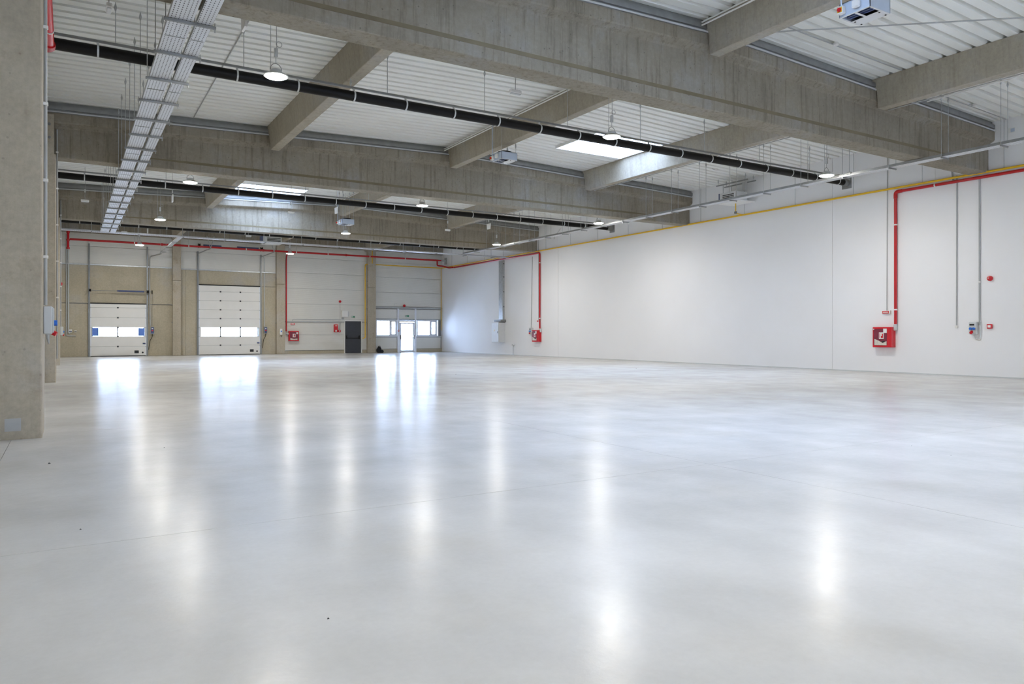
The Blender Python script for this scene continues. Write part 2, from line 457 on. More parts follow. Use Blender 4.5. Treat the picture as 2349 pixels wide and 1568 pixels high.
# --- end wall opposite the docks, with three unseen windows added to bring in daylight
fw = MB(); FH = [(3.2, 5.6, 1.4, 3.0), (10.0, 12.4, 1.4, 3.0), (16.8, 19.2, 1.4, 3.0)]
wall_strip(fw, -1.6, WR + 0.3, YF - 0.3, YF, -0.1, 8.1, FH)
struct_mesh('wall_front', fw, 'plaster')
for k, (x0, x1, z0, z1) in enumerate(FH):
    w = structure('window_%d' % (k + 3), (x0, YF, z0))
    y0, y1 = YF - 0.2, YF - 0.1; t = 0.07
    fm = MB().box(x0, x1, y0, y1, z0, z0 + t).box(x0, x1, y0, y1, z1 - t, z1).box(x0, x0 + t, y0, y1, z0 + t, z1 - t).box(x1 - t, x1, y0, y1, z0 + t, z1 - t)
    xm = (x0 + x1) / 2
    fm.box(xm - t / 2, xm + t / 2, y0, y1, z0 + t, z1 - t)
    obj('window_frame', fm, 'upvc', w)
    for a, b in ((x0 + t, xm - t / 2), (xm + t / 2, x1 - t)): obj('pane', MB().box(a, b, YF - 0.16, YF - 0.14, z0 + t, z1 - t), 'glass', w)

# --- glazed exit door with a push bar
x0, x1, zt_ = GL
d = structure('door_1', (x0, YB, 0))
y0, y1 = YB - 0.05, YB + 0.05; t = 0.1
obj('door_frame', MB().box(x0 - 0.04, x0 + 0.03, y0 - 0.02, y1, 0, zt_).box(x1 - 0.03, x1 + 0.0, y0 - 0.02, y1, 0, zt_).box(x0, x1, y0 - 0.02, y1, zt_ - 0.05, zt_ + 0.04), 'upvc', d)
a, b = x0 + 0.04, x1 - 0.04
obj('door_leaf', MB().box(a, a + t, y0, y1, 0.03, 2.05).box(b - t, b, y0, y1, 0.03, 2.05).box(a + t, b - t, y0, y1, 0.03, 0.15).box(a + t, b - t, y0, y1, 1.95, 2.05).box(a + t, b - t, y0, y1, 0.97, 1.0), 'upvc', d)
obj('pane', MB().box(a + t, b - t, YB - 0.01, YB + 0.01, 0.15, 0.97), 'glass', d)
obj('pane', MB().box(a + t, b - t, YB - 0.01, YB + 0.01, 1.0, 1.95), 'glass', d)
pb = obj('push_bar', MB().tube([(a + 0.05, y0 - 0.08, 1.0), (b - 0.05, y0 - 0.08, 1.0)], 0.018), 'steel', d)
for xx in (a + 0.05, b - 0.05): obj('bar_bracket', MB().bbox(xx - 0.03, xx + 0.03, y0 - 0.1, y0, 0.9, 1.18, 0.01), 'steel', pb)
obj('threshold', MB().box(x0, x1, y0 - 0.1, y1, 0.0, 0.03), 'steel', d)

# --- charcoal steel exit door
x0, x1, zt_ = DARK
d = structure('door_2', (x0, YB, 0))
obj('door_frame', MB().box(x0 - 0.06, x0, YB - 0.06, YB + 0.08, 0, zt_ + 0.06).box(x1, x1 + 0.06, YB - 0.06, YB + 0.08, 0, zt_ + 0.06).box(x0, x1, YB - 0.06, YB + 0.08, zt_, zt_ + 0.06), 'doorwhite', d)
obj('door_leaf', MB().bbox(x0 + 0.01, x1 - 0.01, YB - 0.02, YB + 0.05, 0.01, zt_ - 0.01, 0.008), 'char', d)
pb = obj('push_bar', MB().tube(elbow([(x0 + 0.1, YB - 0.03, 1.06), (x0 + 0.16, YB - 0.13, 0.98), (x1 - 0.2, YB - 0.13, 0.98), (x1 - 0.14, YB - 0.03, 1.06)], 0.06), 0.022), 'black', d)
for xx in (x0 + 0.1, x1 - 0.14): obj('bar_bracket', MB().bbox(xx - 0.03, xx + 0.03, YB - 0.1, YB - 0.02, 0.92, 1.16, 0.01), 'black', pb)
obj('door_sheet', MB().box(x0 + 0.12, x1 - 0.12, YB - 0.026, YB - 0.02, 0.1, 0.86), 'char', d)

# ================================================================== ROOF
ceil = structure('ceiling', (0, 0, 7.3))
SKY = [(14.0, 16.75, 17.9, 20.1), (6.0, 8.9, 31.6, 33.95), (6.0, 9.0, 5.6, 7.8), (12.5, 15.5, -7.0, -4.8)]  # last opening lies out of view, added as fill light
PIT = 0.31
def deck_piece(x0, x1, y0, y1):
    prof = [(0.0, 0), (0.20, 0), (0.228, 0.115), (0.282, 0.115), (0.31, 0)]
    pts = []
    k = math.floor(y0 / PIT) - 1
    raw = []
    while k * PIT < y1 + PIT:
        for a, h in prof[:-1]: raw.append((k * PIT + a, h))
        k += 1
    def at(y):
        for (a, h), (b, g) in zip(raw, raw[1:]):
            if a <= y <= b: return h + (g - h) * (y - a) / max(b - a, 1e-9)
    pts = [(y0, at(y0))] + [p for p in raw if y0 + 1e-4 < p[0] < y1 - 1e-4] + [(y1, at(y1))]
    return MB().sheet([[(x, y, zd(x) + h) for y, h in pts] for x in (x0, x1)])
XP = [-1.5, 5.28, RIDGE, 17.02, WR + 0.1]
YP = [YF - 0.1] + [b + 0.25 for b in BEAMS] + [YB + 0.1]
for i in range(4):
    for j in range(len(YP) - 1):
        x0, x1, y0, y1 = XP[i], XP[i + 1], YP[j], YP[j + 1]
        sk = [s for s in SKY if x0 <= s[0] and s[1] <= x1 and y0 <= s[2] and s[3] <= y1]
        if not sk: rects = [(x0, x1, y0, y1)]
        else:
            s = sk[0]; rects = [(x0, x1, y0, s[2]), (x0, x1, s[3], y1), (x0, s[0], s[2], s[3]), (s[1], x1, s[2], s[3])]
        for r in rects: obj('deck_sheet', deck_piece(*r), 'deck', ceil)
# galvanised closure strips between the beam tops and the deck
for b in BEAMS:
    for side in (-1, 1):
        for x0, x1 in ((-0.5, RIDGE), (RIDGE, WR)):
            yb = b - 0.15 if side < 0 else b + BW + 0.15
            pr = [(0.0, 0.0), (0.0, 0.28), (-0.03, 0.30), (-0.03, 0.62), (0.05, 0.66), (0.05, 1.0)]
            obj('closure_strip', MB().sheet([[(x, yb - side * o2, zt(x) + (zd(x) + 0.02 - zt(x)) * h) for o2, h in pr] for x in (x0, x1)]), 'galvdark', ceil)
            obj('closure_lip', MB().loft([[(x, yb + side * 0.02, zt(x) + 0.015), (x, yb + side * 0.045, zt(x) + 0.015), (x, yb + side * 0.045, zt(x) + 0.045), (x, yb + side * 0.02, zt(x) + 0.045)] for x in (x0, x1)]), 'grey', ceil)
# skylights: upstand kerb, frame bars and translucent sheet
for k, (x0, x1, y0, y1) in enumerate(SKY):
    zc = (zd(x0) + zd(x1)) / 2
    s = thing('skylight', ['large roof skylight in the deck beyond the nearest black pipe', 'roof skylight beside the concrete beam it lights blue', 'roof skylight in the bay over the open floor', 'roof skylight at the hall end opposite the dock wall'][k], 'skylight', (x0, y0, zc))
    q = 0.03
    obj('kerb', MB().box(x0 - q, x0, y0 - q, y1 + q, zc - 0.05, zc + 0.2).box(x1, x1 + q, y0 - q, y1 + q, zc - 0.05, zc + 0.2).box(x0, x1, y0 - q, y0, zc - 0.05, zc + 0.2).box(x0, x1, y1, y1 + q, zc - 0.05, zc + 0.2), 'white', s)
    for m_ in range(1, 3):
        xx = x0 + (x1 - x0) * m_ / 3
        obj('glazing_bar', MB().box(xx - 0.02, xx + 0.02, y0, y1, zc + 0.13, zc + 0.16), 'white', s)
    obj('glazing_sheet', MB().box(x0, x1, y0, y1, zc + 0.16, zc + 0.18), 'opal', s)

# --- precast beams
BL = ['precast concrete roof beam over the end opposite the dock wall', 'nearest deep precast concrete roof beam with a brown form line', 'middle precast concrete roof beam crossing behind the nearest black pipe', 'farthest precast concrete roof beam with a bluish skylit patch']
for bi, y0 in enumerate(BEAMS):
    y1 = y0 + BW
    def sec(x):
        t = zt(x)
        return [(x, y0 + 0.015, ZB), (x, y0, ZB + 0.015), (x, y0, t - 0.36), (x, y0 - 0.02, t - 0.32), (x, y0 - 0.15, t - 0.25), (x, y0 - 0.17, t - 0.22), (x, y0 - 0.17, t),
                (x, y1 + 0.17, t), (x, y1 + 0.17, t - 0.22), (x, y1 + 0.15, t - 0.25), (x, y1 + 0.02, t - 0.32), (x, y1, t - 0.36), (x, y1, ZB + 0.015), (x, y1 - 0.015, ZB)]
    t = thing('concrete_beam', BL[bi], 'beam', (RIDGE, y0 + BW / 2, ZB), 'main roof beams')
    obj('beam_body', MB().loft([sec(-0.45), sec(RIDGE), sec(WR - 0.005)]), 'beam', t)
    for side in (0, 1):
        ys_ = y0 if side == 0 else y1
        e = -0.004 if side == 0 else 0.004
        obj('form_strip', MB().loft([[(x, ys_, 6.125 - h), (x, ys_ + e, 6.125 - h), (x, ys_ + e, 6.125 + h), (x, ys_, 6.125 + h)] for x, h in ((1.1, 0.004), (3.2, 0.036), (19.0, 0.036), (21.2, 0.004))]), 'strip', t)

# --- purlins, tapered, with dapped ends over the beams
PX = [5.3, RIDGE, 17.03]
PN = [['concrete purlin nearer the twin trays', 'ridge purlin carrying white conduits', 'concrete purlin nearer the white wall'],
      ['over the nearest bay', 'over the bay of the nearest black pipe', 'over the bay of the second black pipe', 'over the bay beside the dock doors']]
ends = [YF] + BEAMS + [YB]
for j in range(len(ends) - 1):
    ya = ends[j] + (BW + 0.20 if j else 0.0); yb = ends[j + 1] - (0.20 if j < 4 else 0.0)
    if j == 0: continue
    for i, x in enumerate(PX):
        zb_, ztp = zd(x) - 0.72, zd(x)
        w0, w1 = 0.13, 0.20
        root = thing('concrete_purlin', PN[0][i] + ', ' + PN[1][j - 1], 'purlin', (x, (ya + yb) / 2, zb_), 'roof purlins')
        s0 = lambda y: [(x - w0 + .01, y, zb_), (x + w0 - .01, y, zb_), (x + w0, y, zb_ + .01), (x + w1, y, ztp), (x - w1, y, ztp), (x - w0, y, zb_ + .01)]
        obj('purlin_body', MB().loft([s0(ya), s0(yb)]), 'purlin', root)
        zn = zt(x) + 0.012; wn = w0 + (w1 - w0) * 0.6
        s1 = lambda y: [(x - wn, y, zn), (x + wn, y, zn), (x + w1, y, ztp), (x - w1, y, ztp)]
        for a, b in ((ya - 0.42, ya), (yb, yb + 0.42)):
            if YF < a and b < YB: obj('purlin_nib', MB().loft([s1(a), s1(b)]), 'purlin', root)
        if i == 1:
            obj('conduit', MB().tube([(x - 0.33, ya - 0.1, ztp - 0.1), (x - 0.33, yb + 0.25, ztp - 0.1)], 0.018, 8), 'white', root)
            obj('conduit', MB().tube([(x - 0.33, ya - 0.1, ztp - 0.16), (x - 0.33, yb + 0.1, ztp - 0.16)], 0.018, 8), 'white', root)
        if i == 2:
            obj('conduit', MB().tube([(x + 0.30, ya, zb_ + 0.03), (x + 0.30, yb, zb_ + 0.03)], 0.013, 8), 'midgrey', root)
# edge beam over the left columns and over the back wall
tag(obj('edge_beam', MB().box(-0.75, -0.48, 11.5, YB, 6.75, zd(-0.4)), 'beam'), 'narrow concrete edge beam above the left row of columns', 'beam')
tag(obj('edge_beam', MB().box(-0.5, WR, YB - 0.25, YB, 6.82, 7.28), 'beam'), 'concrete edge beam along the top of the dock wall', 'beam')

# ================================================================== COLUMNS
CL = ['massive stained concrete column with a patched square near its base', 'concrete column between the stained massive column and the dock wall', 'concrete pier nearest the low dock door']
for k, y in enumerate((10.37, 22.1, 34.0)):
    x0 = -1.3 if k == 0 else -0.5
    c = thing('concrete_column', CL[k], 'column', (-0.5, y, 0), 'columns along the left side')
    b = 0.015
    def cs(z): return [(x0, y, z), (-0.26 - b, y, z), (-0.26, y + b, z), (-0.26, y + 1.0 - b, z), (-0.26 - b, y + 1.0, z), (x0, y + 1.0, z)]
    ybm = BEAMS[k + 1]
    obj('shaft', MB().loft([cs(0.0), cs(5.86)]), 'column', c)
    hd = MB(); xr = -0.30 if k else -0.26
    hd.loft([[(x0, y, z), (xr, y, z), (xr, ybm - 0.19, z), (x0, ybm - 0.19, z)] for z in (5.86, 6.88)])
    obj('fork_head', hd, 'column', c)
    for zz in (6.28, 6.62):
        obj('bolt', MB().tube([(-0.4, y - 0.03, zz), (-0.4, y, zz)], 0.035, 8).tube([(-0.4, y - 0.05, zz), (-0.4, y - 0.03, zz)], 0.02, 6), 'steel', c)
    if k == 0:
        obj('mortar_patch', MB().box(-0.63, -0.47, y - 0.006, y, 0.10, 0.25), 'midgrey', c)
PL = ['concrete wall column between the two dock doors', 'concrete wall column beside the tall dock door and red drop pipe', 'concrete wall column beside the yellow gas drop pipe']
for k, (x0, x1) in enumerate(((5.2, 5.64), (11.1, 11.6), (17.03, 17.58))):
    c = thing('wall_column', PL[k], 'column', ((x0 + x1) / 2, YB - 0.2, 0), 'columns along the dock wall')
    obj('shaft', MB().bbox(x0, x1, YB - 0.32, YB - 0.003, 0.0, 4.35, 0.02), 'column', c)
    obj('shaft', MB().bbox(x0, x1, YB - 0.32, YB - 0.003, 4.36, 6.82, 0.02), 'column', c)
    for zz in (1.9, 2.9, 4.7):
        obj('anchor_clip', MB().box(x0 - 0.05, x0, YB - 0.2, YB - 0.15, zz, zz + 0.05), 'steel', c)

# ================================================================== OVERHEAD SERVICES
def rod(mb, x, y, z0, z1, r=0.007, clip=True):
    mb.tube([(x, y, z0), (x, y, z1)], r, 6)
    if clip: mb.tube([(x, y, z1 - 0.16), (x, y, z1 - 0.10), (x, y, z1 - 0.02)], [0.012, 0.028, 0.008], 6)
    return mb
def top_at(x, y):
    for b in BEAMS:
        if b - 0.17 < y < b + BW + 0.17: return ZB if b <= y <= b + BW else zt(x) - 0.34
    for p in PX:
        if abs(x - p) < 0.21: return zd(p) - 0.72
    return zd(x)

# --- twin cable trays running down the left side
ZT = 5.70
TR = [('wide perforated steel cable tray of the twin run under the beams', 1.21, 1.53), ('narrow perforated steel cable tray beside the wide one', 1.58, 1.79)]
for lab, x0, x1 in TR:
    t = thing('cable_tray', lab, 'cable tray', ((x0 + x1) / 2, 14, ZT), 'twin cable trays')
    obj('tray_base', MB().box(x0, x1, YF + 0.5, 36.4, ZT, ZT + 0.004), 'perf_y', t)
    for xx in (x0, x1 - 0.004): obj('side_rail', MB().box(xx, xx + 0.004, YF + 0.5, 36.4, ZT + 0.004, ZT + 0.07), 'galv', t)
    for k in range(14):
        yy = 11.95 + 2.77 * k
        if yy < 36: obj('coupler', MB().box(x0 + 0.02, x1 - 0.02, yy, yy + 0.02, ZT - 0.006, ZT), 'galvdark', t)
for k in range(-2, 18):
    yy = 11.28 + 1.385 * k
    h = thing('tray_hanger', 'grey steel cross bar on threaded rods under the twin cable trays', 'hanger', (1.5, yy, ZT - 0.03), 'cross bars under the twin trays')
    obj('cross_bar', MB().bbox(1.15, 1.84, yy - 0.02, yy + 0.02, ZT - 0.045, ZT - 0.003, 0.004), 'galvdark', h)
    for xx in (1.175, 1.555): obj('threaded_rod', rod(MB(), xx, yy, ZT - 0.06, top_at(xx, yy)), 'galv', h)
    obj('rod_stub', MB().tube([(1.825, yy, ZT - 0.09), (1.825, yy, ZT + 0.05)], 0.008, 6), 'galv', h)

# --- wire tray along the white wall
ZR = 5.80; X0, X1 = 19.18, 19.46
t = thing('cable_tray', 'perforated cable tray hung along the white wall', 'cable tray', (19.3, 20, ZR))
obj('tray_base', MB().box(X0, X1, YF + 0.5, 36.85, ZR, ZR + 0.004), 'perf_y', t)
for xx in (X0, X1 - 0.004): obj('side_rail', MB().box(xx, xx + 0.004, YF + 0.5, 36.85, ZR + 0.004, ZR + 0.07), 'galvdark', t)
for yy in (12.85, 13.25): obj('splice_plate', MB().bbox(X0 - 0.02, X0 + 0.09, yy - 0.08, yy + 0.08, ZR + 0.02, ZR + 0.10, 0.02), 'galvdark', t)
for k in range(-1, 20):
    yy = 10.25 + 1.4 * k
    if yy > 36.6: break
    h = thing('tray_hanger', 'thin rod hanger with bracket arm of the tray along the white wall', 'hanger', (19.3, yy, ZR - 0.03), 'hangers of the wall side tray')
    obj('bracket_arm', MB().loft([[(x, yy - 0.015, ZR - 0.03 - d2), (x, yy + 0.015, ZR - 0.03 - d2), (x, yy + 0.015, ZR - 0.003), (x, yy - 0.015, ZR - 0.003)] for x, d2 in ((X0 - 0.02, 0.01), (X1 + 0.05, 0.0))]), 'galvdark', h)
    for xx in (X0 - 0.01, X1 + 0.04): obj('threaded_rod', rod(MB(), xx, yy, ZR - 0.05, top_at(xx, yy)), 'galv', h)

# --- cross tray before the dock wall, and the short branch to the low dock door
ZC = 5.75; yc = 36.9
t = thing('cable_tray', 'perforated cable tray crossing the hall before the dock wall', 'cable tray', (11, yc, ZC))
obj('tray_base', MB().box(-0.45, 22.3, yc - 0.02, yc + 0.28, ZC, ZC + 0.004), 'perf_x', t)
for yy in (yc - 0.02, yc + 0.276): obj('side_rail', MB().box(-0.45, 22.3, yy, yy + 0.004, ZC + 0.004, ZC + 0.06), 'galv', t)
for k in range(12):
    xx = 0.9 + 1.85 * k
    h = thing('tray_hanger', 'bracket and rod carrying the tray that crosses before the dock wall', 'hanger', (xx, yc + 0.13, ZC), 'hangers of the crossing tray')
    obj('bracket_arm', MB().box(xx - 0.02, xx + 0.02, yc - 0.12, yc + 0.34, ZC - 0.035, ZC - 0.002), 'galvdark', h)
    obj('threaded_rod', rod(MB(), xx, yc + 0.31, ZC - 0.03, zd(xx), 0.014), 'galv', h)
t = thing('cable_tray', 'short branch tray leading to the low dock door', 'cable tray', (4.48, 41, ZC))
obj('tray_base', MB().box(4.38, 4.58, yc + 0.3, 44.8, ZC, ZC + 0.004), 'perf_y', t)
for xx in (4.38, 4.576): obj('side_rail', MB().box(xx, xx + 0.004, yc + 0.29, 44.8, ZC + 0.004, ZC + 0.05), 'galv', t)
for yy in (39.0, 41.5, 44.0):
    hb = obj('bracket_arm', MB().box(4.34, 4.62, yy - 0.02, yy + 0.02, ZC - 0.03, ZC), 'galvdark', t)
    obj('threaded_rod', rod(MB(), 4.35, yy, ZC - 0.03, zd(4.35)), 'galv', hb)

# --- black siphonic roof drain pipes on rails
def drain_pipe(label, y, z, x0, x1, rods, riser=False, wallbox=True, r=0.105):
    t = thing('drain_pipe', label, 'pipe', ((x0 + x1) / 2, y, z), 'black roof drain pipes')
    pts = [(x0, y, z), (x1, y, z)]
    if riser: pts = elbow([(x0, y, 7.15), (x0, y, z), (x1, y, z)], 0.15)
    obj('pipe_run', MB().tube(pts, r, 16), 'black', t, True)
    zr_ = z + r + 0.075
    obj('carrier_rail', MB().box(x0, x1 - 0.2, y - 0.021, y + 0.021, zr_ - 0.021, zr_ + 0.021), 'galvdark', t)
    k = 0.47
    while k < x1 - 0.3:
        if k > x0 + 0.2:
            c = MB()
            n = 20; v = []; f = []
            for i in range(n):
                a = 2 * math.pi * i / n
                for dx, rr in ((-0.016, r + 0.001), (-0.016, r + 0.010), (0.016, r + 0.010), (0.016, r + 0.001)):
                    v.append((k + dx, y + rr * math.cos(a), z + rr * math.sin(a)))
            for i in range(n):
                j = (i + 1) % n
                for q in range(4): f.append((i * 4 + q, i * 4 + (q + 1) % 4, j * 4 + (q + 1) % 4, j * 4 + q))
            c.add(v, f).box(k - 0.02, k + 0.02, y - 0.012, y + 0.012, z + r + 0.01, zr_ - 0.021)
            obj('pipe_clamp', c, 'grey', t)
        k += 1.2
    for xx in rods: obj('threaded_rod', rod(MB(), xx, y, zr_ + 0.02, top_at(xx, y), 0.008), 'galv', t)
    if wallbox:
        obj('wall_collar', MB().box(WR - 0.03, WR - 0.001, y - 0.17, y + 0.17, z - 0.2, z + 0.16).tube([(x1 - 0.05, y, z), (WR - 0.03, y, z)], r + 0.012, 16), 'galvdark', t)
    return t
drain_pipe('nearest black drain pipe on clamps, under the ridge and two lamps', 15.2, 6.37, -0.38, 22.4, (0.75, 3.0, 5.2, 6.04, 8.5, 10.93, 13.38, 15.82, 18.2, 20.6), True)
drain_pipe('second black drain pipe, behind the middle concrete beam', 27.68, 6.37, -0.45, 22.3, (2.9, 5.2, 7.7, 10.2, 12.6, 15.0, 17.4, 19.8), False)
drain_pipe('third black drain pipe, under the farthest beam', 38.6, 6.38, -0.45, 21.3, (2.2, 5.0, 7.8, 10.6, 13.4, 16.2, 19.0), False, False)

# --- high bay lamps
def make_lamp(label):
    """round LED high bay, lens at z = 0, hung from the deck"""
    t = thing('high_bay_lamp', label, 'lamp', (0, 0, 0), 'round high bay lamps')
    ho = obj('housing', MB().lathe((0, 0, 0), [(0.20, 0.0), (0.215, 0.006), (0.205, 0.024), (0.15, 0.055), (0.10, 0.07), (0.10, 0.11), (0.06, 0.13)]), 'grey', t, True)
    obj('led_lens', MB().lathe((0, 0, 0), [(0.19, -0.001), (0.17, -0.014), (0.10, -0.022), (0.02, -0.024)]), 'led', t, True)
    hk = [(0.10 * math.cos(a), 0, 0.11 + 0.12 * math.sin(a)) for a in [math.pi * i / 12 for i in range(13)]]
    obj('hanger_bow', MB().tube(hk, 0.006, 6), 'steel', t)
    obj('driver_box', MB().bbox(-0.03, 0.03, -0.03, 0.03, 0.34, 0.5, 0.006), 'grey', t)
    rr = [(0.05 * math.cos(a) + 0.055, 0, 0.58 + 0.05 * math.sin(a)) for a in [2 * math.pi * i / 14 for i in range(15)]]
    obj('cable_coil', MB().tube(rr, 0.005, 6), 'midgrey', t)
    return t
LROWS = [(13.2, 'over the nearest drain pipe'), (23.75, 'just behind the middle beam'), (32.1, 'before the farthest beam'), (41.8, 'by the dock wall'), (1.8, 'over the open near floor'), (-8.5, 'at the end opposite the dock wall')]
LCOLS = [(3.15, 'near the twin cable trays'), (10.75, 'under the ridge'), (18.65, 'near the white wall')]
lamp0 = None
for y, a in LROWS:
    for x, b in LCOLS:
        if y == 41.8 and x > 18: continue
        lab = 'round high bay lamp %s, %s' % (b, a)
        if lamp0 is None: o = lamp0 = make_lamp(lab); o.location = (x, y, 5.8); base = list(o.children)
        else:
            o = lamp0.copy(); COL.objects.link(o); o.location = (x, y, 5.8); o['label'] = lab
            for ch in base:
                c = ch.copy(); COL.objects.link(c); c.parent = o
        ORG[o.name] = Vector((x, y, 5.8))
        tp = top_at(x, y)
        obj('cable', MB().tube([(x, y, 5.8 + 0.23), (x, y, 6.14), (x + 0.015, y, 6.3), (x, y, tp)], 0.006, 6), 'midgrey', o)
        obj('suspension_rod', rod(MB(), x - 0.09, y, 5.92, tp, 0.005), 'galv', o)

# --- hanging emergency lights (flat white boxes) and exit signs
for k, (x, y, z, lab) in enumerate(((0.53, 12.5, 6.14, 'small white emergency light hanging in front of the nearest drain pipe'), (0.54, 30.75, 6.1, 'white emergency light hanging beside the left columns, before the farthest beam'),
                                    (7.62, 29.45, 6.1, 'white emergency light hanging before the skylit patch of the farthest beam'), (15.14, 30.6, 6.1, 'white emergency light hanging under the wall side purlin, before the farthest beam'),
                                    (7.67, 12.45, 6.1, 'white emergency light hanging behind the nearest beam'), (2.3, 39.2, 6.1, 'white emergency light hanging near the low dock door'), (7.65, 37.6, 6.1, 'white emergency light hanging near the tall dock door'))):
    a_, b_ = (0.04, 0.13) if k == 0 else (0.13, 0.04)
    t = thing('emergency_light', lab, 'light fixture', (x, y, z), 'hanging emergency lights')
    obj('casing', MB().bbox(x - a_, x + a_, y - b_, y + b_, z - 0.035, z + 0.035, 0.012), 'white', t)
    obj('diffuser', MB().bbox(x - a_ + .01, x + a_ - .01, y - b_ + .01, y + b_ - .01, z - 0.055, z - 0.035, 0.008), 'grey', t)
    obj('cable', MB().tube([(x, y, z + 0.04), (x, y, z + 0.2), (x + 0.02, y, z + 0.4), (x, y, top_at(x, y))], 0.007, 6), 'midgrey', t)
    obj('junction_box', MB().bbox(x - 0.025, x + 0.025, y - 0.025, y + 0.025, z + 0.3, z + 0.42, 0.006), 'grey', t)
def runner(mb, cx, cz, s, put):
    """exit pictogram: door opening, running figure and arrow, as flat shapes"""
    for a, b, c, d in ((-0.95, -0.55, -0.35, 0.42), (0.15, 0.75, -0.06, 0.06), (0.6, 0.7, -0.2, 0.2), (0.72, 0.8, -0.12, 0.12), (-0.30, -0.12, -0.12, 0.22), (-0.28, -0.14, 0.26, 0.42), (-0.42, -0.3, 0.02, 0.1), (-0.12, 0.02, 0.05, 0.14), (-0.38, -0.28, -0.40, -0.10), (-0.14, -0.02, -0.40, -0.10)):
        put(mb, cx + a * s, cx + b * s, cz + c * s, cz + d * s)
for k, (x, y, lab) in enumerate(((2.39, 12.07, 'white exit sign hanging edge-on behind the nearest beam'), (3.27, 29.2, 'white exit sign hanging beside the twin trays, before the farthest beam'), (3.27, 38.9, 'white exit sign hanging beyond the farthest beam, near the low dock door'),
                                 (9.19, 28.6, 'white exit sign hanging above the fan heater before the farthest beam'), (16.55, 29.2, 'white exit sign hanging before the wall end of the farthest beam'))):
    z = 6.2
    t = thing('exit_sign', lab, 'sign', (x, y, z), 'hanging exit signs')
    pl = obj('sign_plate', MB().loft([[(x - 0.02, y - 0.17, z + 0.12), (x + 0.02, y - 0.17, z + 0.12), (x + 0.02, y + 0.17, z + 0.12), (x - 0.02, y + 0.17, z + 0.12)], [(x - 0.02, y - 0.13, z - 0.13), (x + 0.02, y - 0.13, z - 0.13), (x + 0.02, y + 0.13, z - 0.13), (x - 0.02, y + 0.13, z - 0.13)]]), 'white', t)
    obj('green_face', MB().box(x + 0.02, x + 0.024, y - 0.12, y + 0.12, z - 0.07, z + 0.07), 'green', pl)
    pm = MB(); runner(pm, y, z, 0.1, lambda m_, a, b, c, d: m_.box(x + 0.024, x + 0.027, a, b, c, d)); obj('pictogram', pm, 'white', pl)
    obj('cable', MB().tube([(x, y, z + 0.12), (x, y, top_at(x, y))], 0.006, 6), 'midgrey', t)
    obj('junction_box', MB().bbox(x - 0.02, x + 0.02, y - 0.02, y + 0.02, z + 0.2, z + 0.3, 0.005), 'grey', t)

# --- ceiling hung fan units with isolator switch
def fan_unit(label, x0, y0, z, s=0.54, h=0.22):
    x1, y1 = x0 + s, y0 + s
    t = thing('ceiling_fan_unit', label, 'heater', ((x0 + x1) / 2, (y0 + y1) / 2, z), 'ceiling hung fan units')
    obj('casing', MB().box(x0, x1, y0, y0 + 0.01, z, z + h).box(x0, x1, y1 - 0.01, y1, z, z + h).box(x0, x0 + 0.01, y0, y1, z, z + h).box(x1 - 0.01, x1, y0, y1, z, z + h).box(x0, x1, y0, y1, z + h - 0.01, z + h), 'paleblue', t)
    b = obj('bottom_plate', MB().box(x0, x0 + 0.03, y0, y1, z - 0.006, z).box(x0 + 0.03, x1, y0, y0 + 0.03, z - 0.006, z).box(x0 + 0.03, x1, y1 - 0.03, y1, z - 0.006, z).box(x0 + 0.29, x1, y0 + 0.03, y1 - 0.03, z - 0.006, z).box(x0 + 0.03, x0 + 0.29, y0 + 0.25, y0 + 0.29, z - 0.006, z), 'cabinet', t)
    obj('inner_baffle', MB().box(x0 + 0.02, x1 - 0.02, y0 + 0.02, y1 - 0.02, z + 0.07, z + 0.08), 'dark', t)
    for q in range(3): obj('heat_fin', MB().box(x0 + 0.05 + q * 0.08, x0 + 0.08 + q * 0.08, y0 + 0.05, y1 - 0.05, z + 0.02, z + 0.05), 'navy', t)
    for q in range(4): obj('screw_cap', MB().tube([(x0 + 0.34 + 0.17 * (q % 2), y0 + 0.06 + 0.42 * (q // 2), z - 0.012), (x0 + 0.34 + 0.17 * (q % 2), y0 + 0.06 + 0.42 * (q // 2), z - 0.006)], 0.015, 8), 'dark', t)
    obj('fan_guard', MB().lathe(((x0 + x1) / 2, (y0 + y1) / 2, z + h), [(0.22, 0.0), (0.21, 0.05), (0.10, 0.07)]), 'black', t, True)
    sb = obj('isolator_switch', MB().bbox(x0 - 0.09, x0, y1 - 0.12, y1 - 0.02, z + 0.03, z + 0.15, 0.008), 'white', t)
    obj('yellow_plate', MB().box(x0 - 0.094, x0 - 0.09, y1 - 0.11, y1 - 0.03, z + 0.05, z + 0.13), 'yellow', sb)
    obj('red_knob', MB().tube([(x0 - 0.12, y1 - 0.07, z + 0.09), (x0 - 0.094, y1 - 0.07, z + 0.09)], 0.032, 12), 'redhi', sb)
    obj('terminal_box', MB().bbox(x0 - 0.07, x0, y0 + 0.16, y0 + 0.28, z + 0.05, z + 0.17, 0.012), 'white', t)
    for xx, yy in ((x0 + 0.03, y0 + 0.03), (x1 - 0.03, y0 + 0.03), (x1 - 0.03, y1 - 0.03), (x0 + 0.03, y1 - 0.03)):
        obj('threaded_rod', rod(MB(), xx, yy, z + h, top_at(xx, yy), 0.006), 'galv', t)
    obj('cable', MB().tube([(x0 - 0.045, y1 - 0.07, z + 0.15), (x0 - 0.045, y1 - 0.07, zd(x0) - 0.02)], 0.014, 8), 'paleblue', t)
    return t
fan_unit('pale blue box fan unit hung in front of the nearest concrete beam', 10.77, 6.85, 6.4)
fan_unit('box fan unit hung between the nearest drain pipe and the middle beam', 10.87, 18.42, 6.4)
fan_unit('box fan unit hung low before the farthest concrete beam', 10.3, 31.2, 6.1)

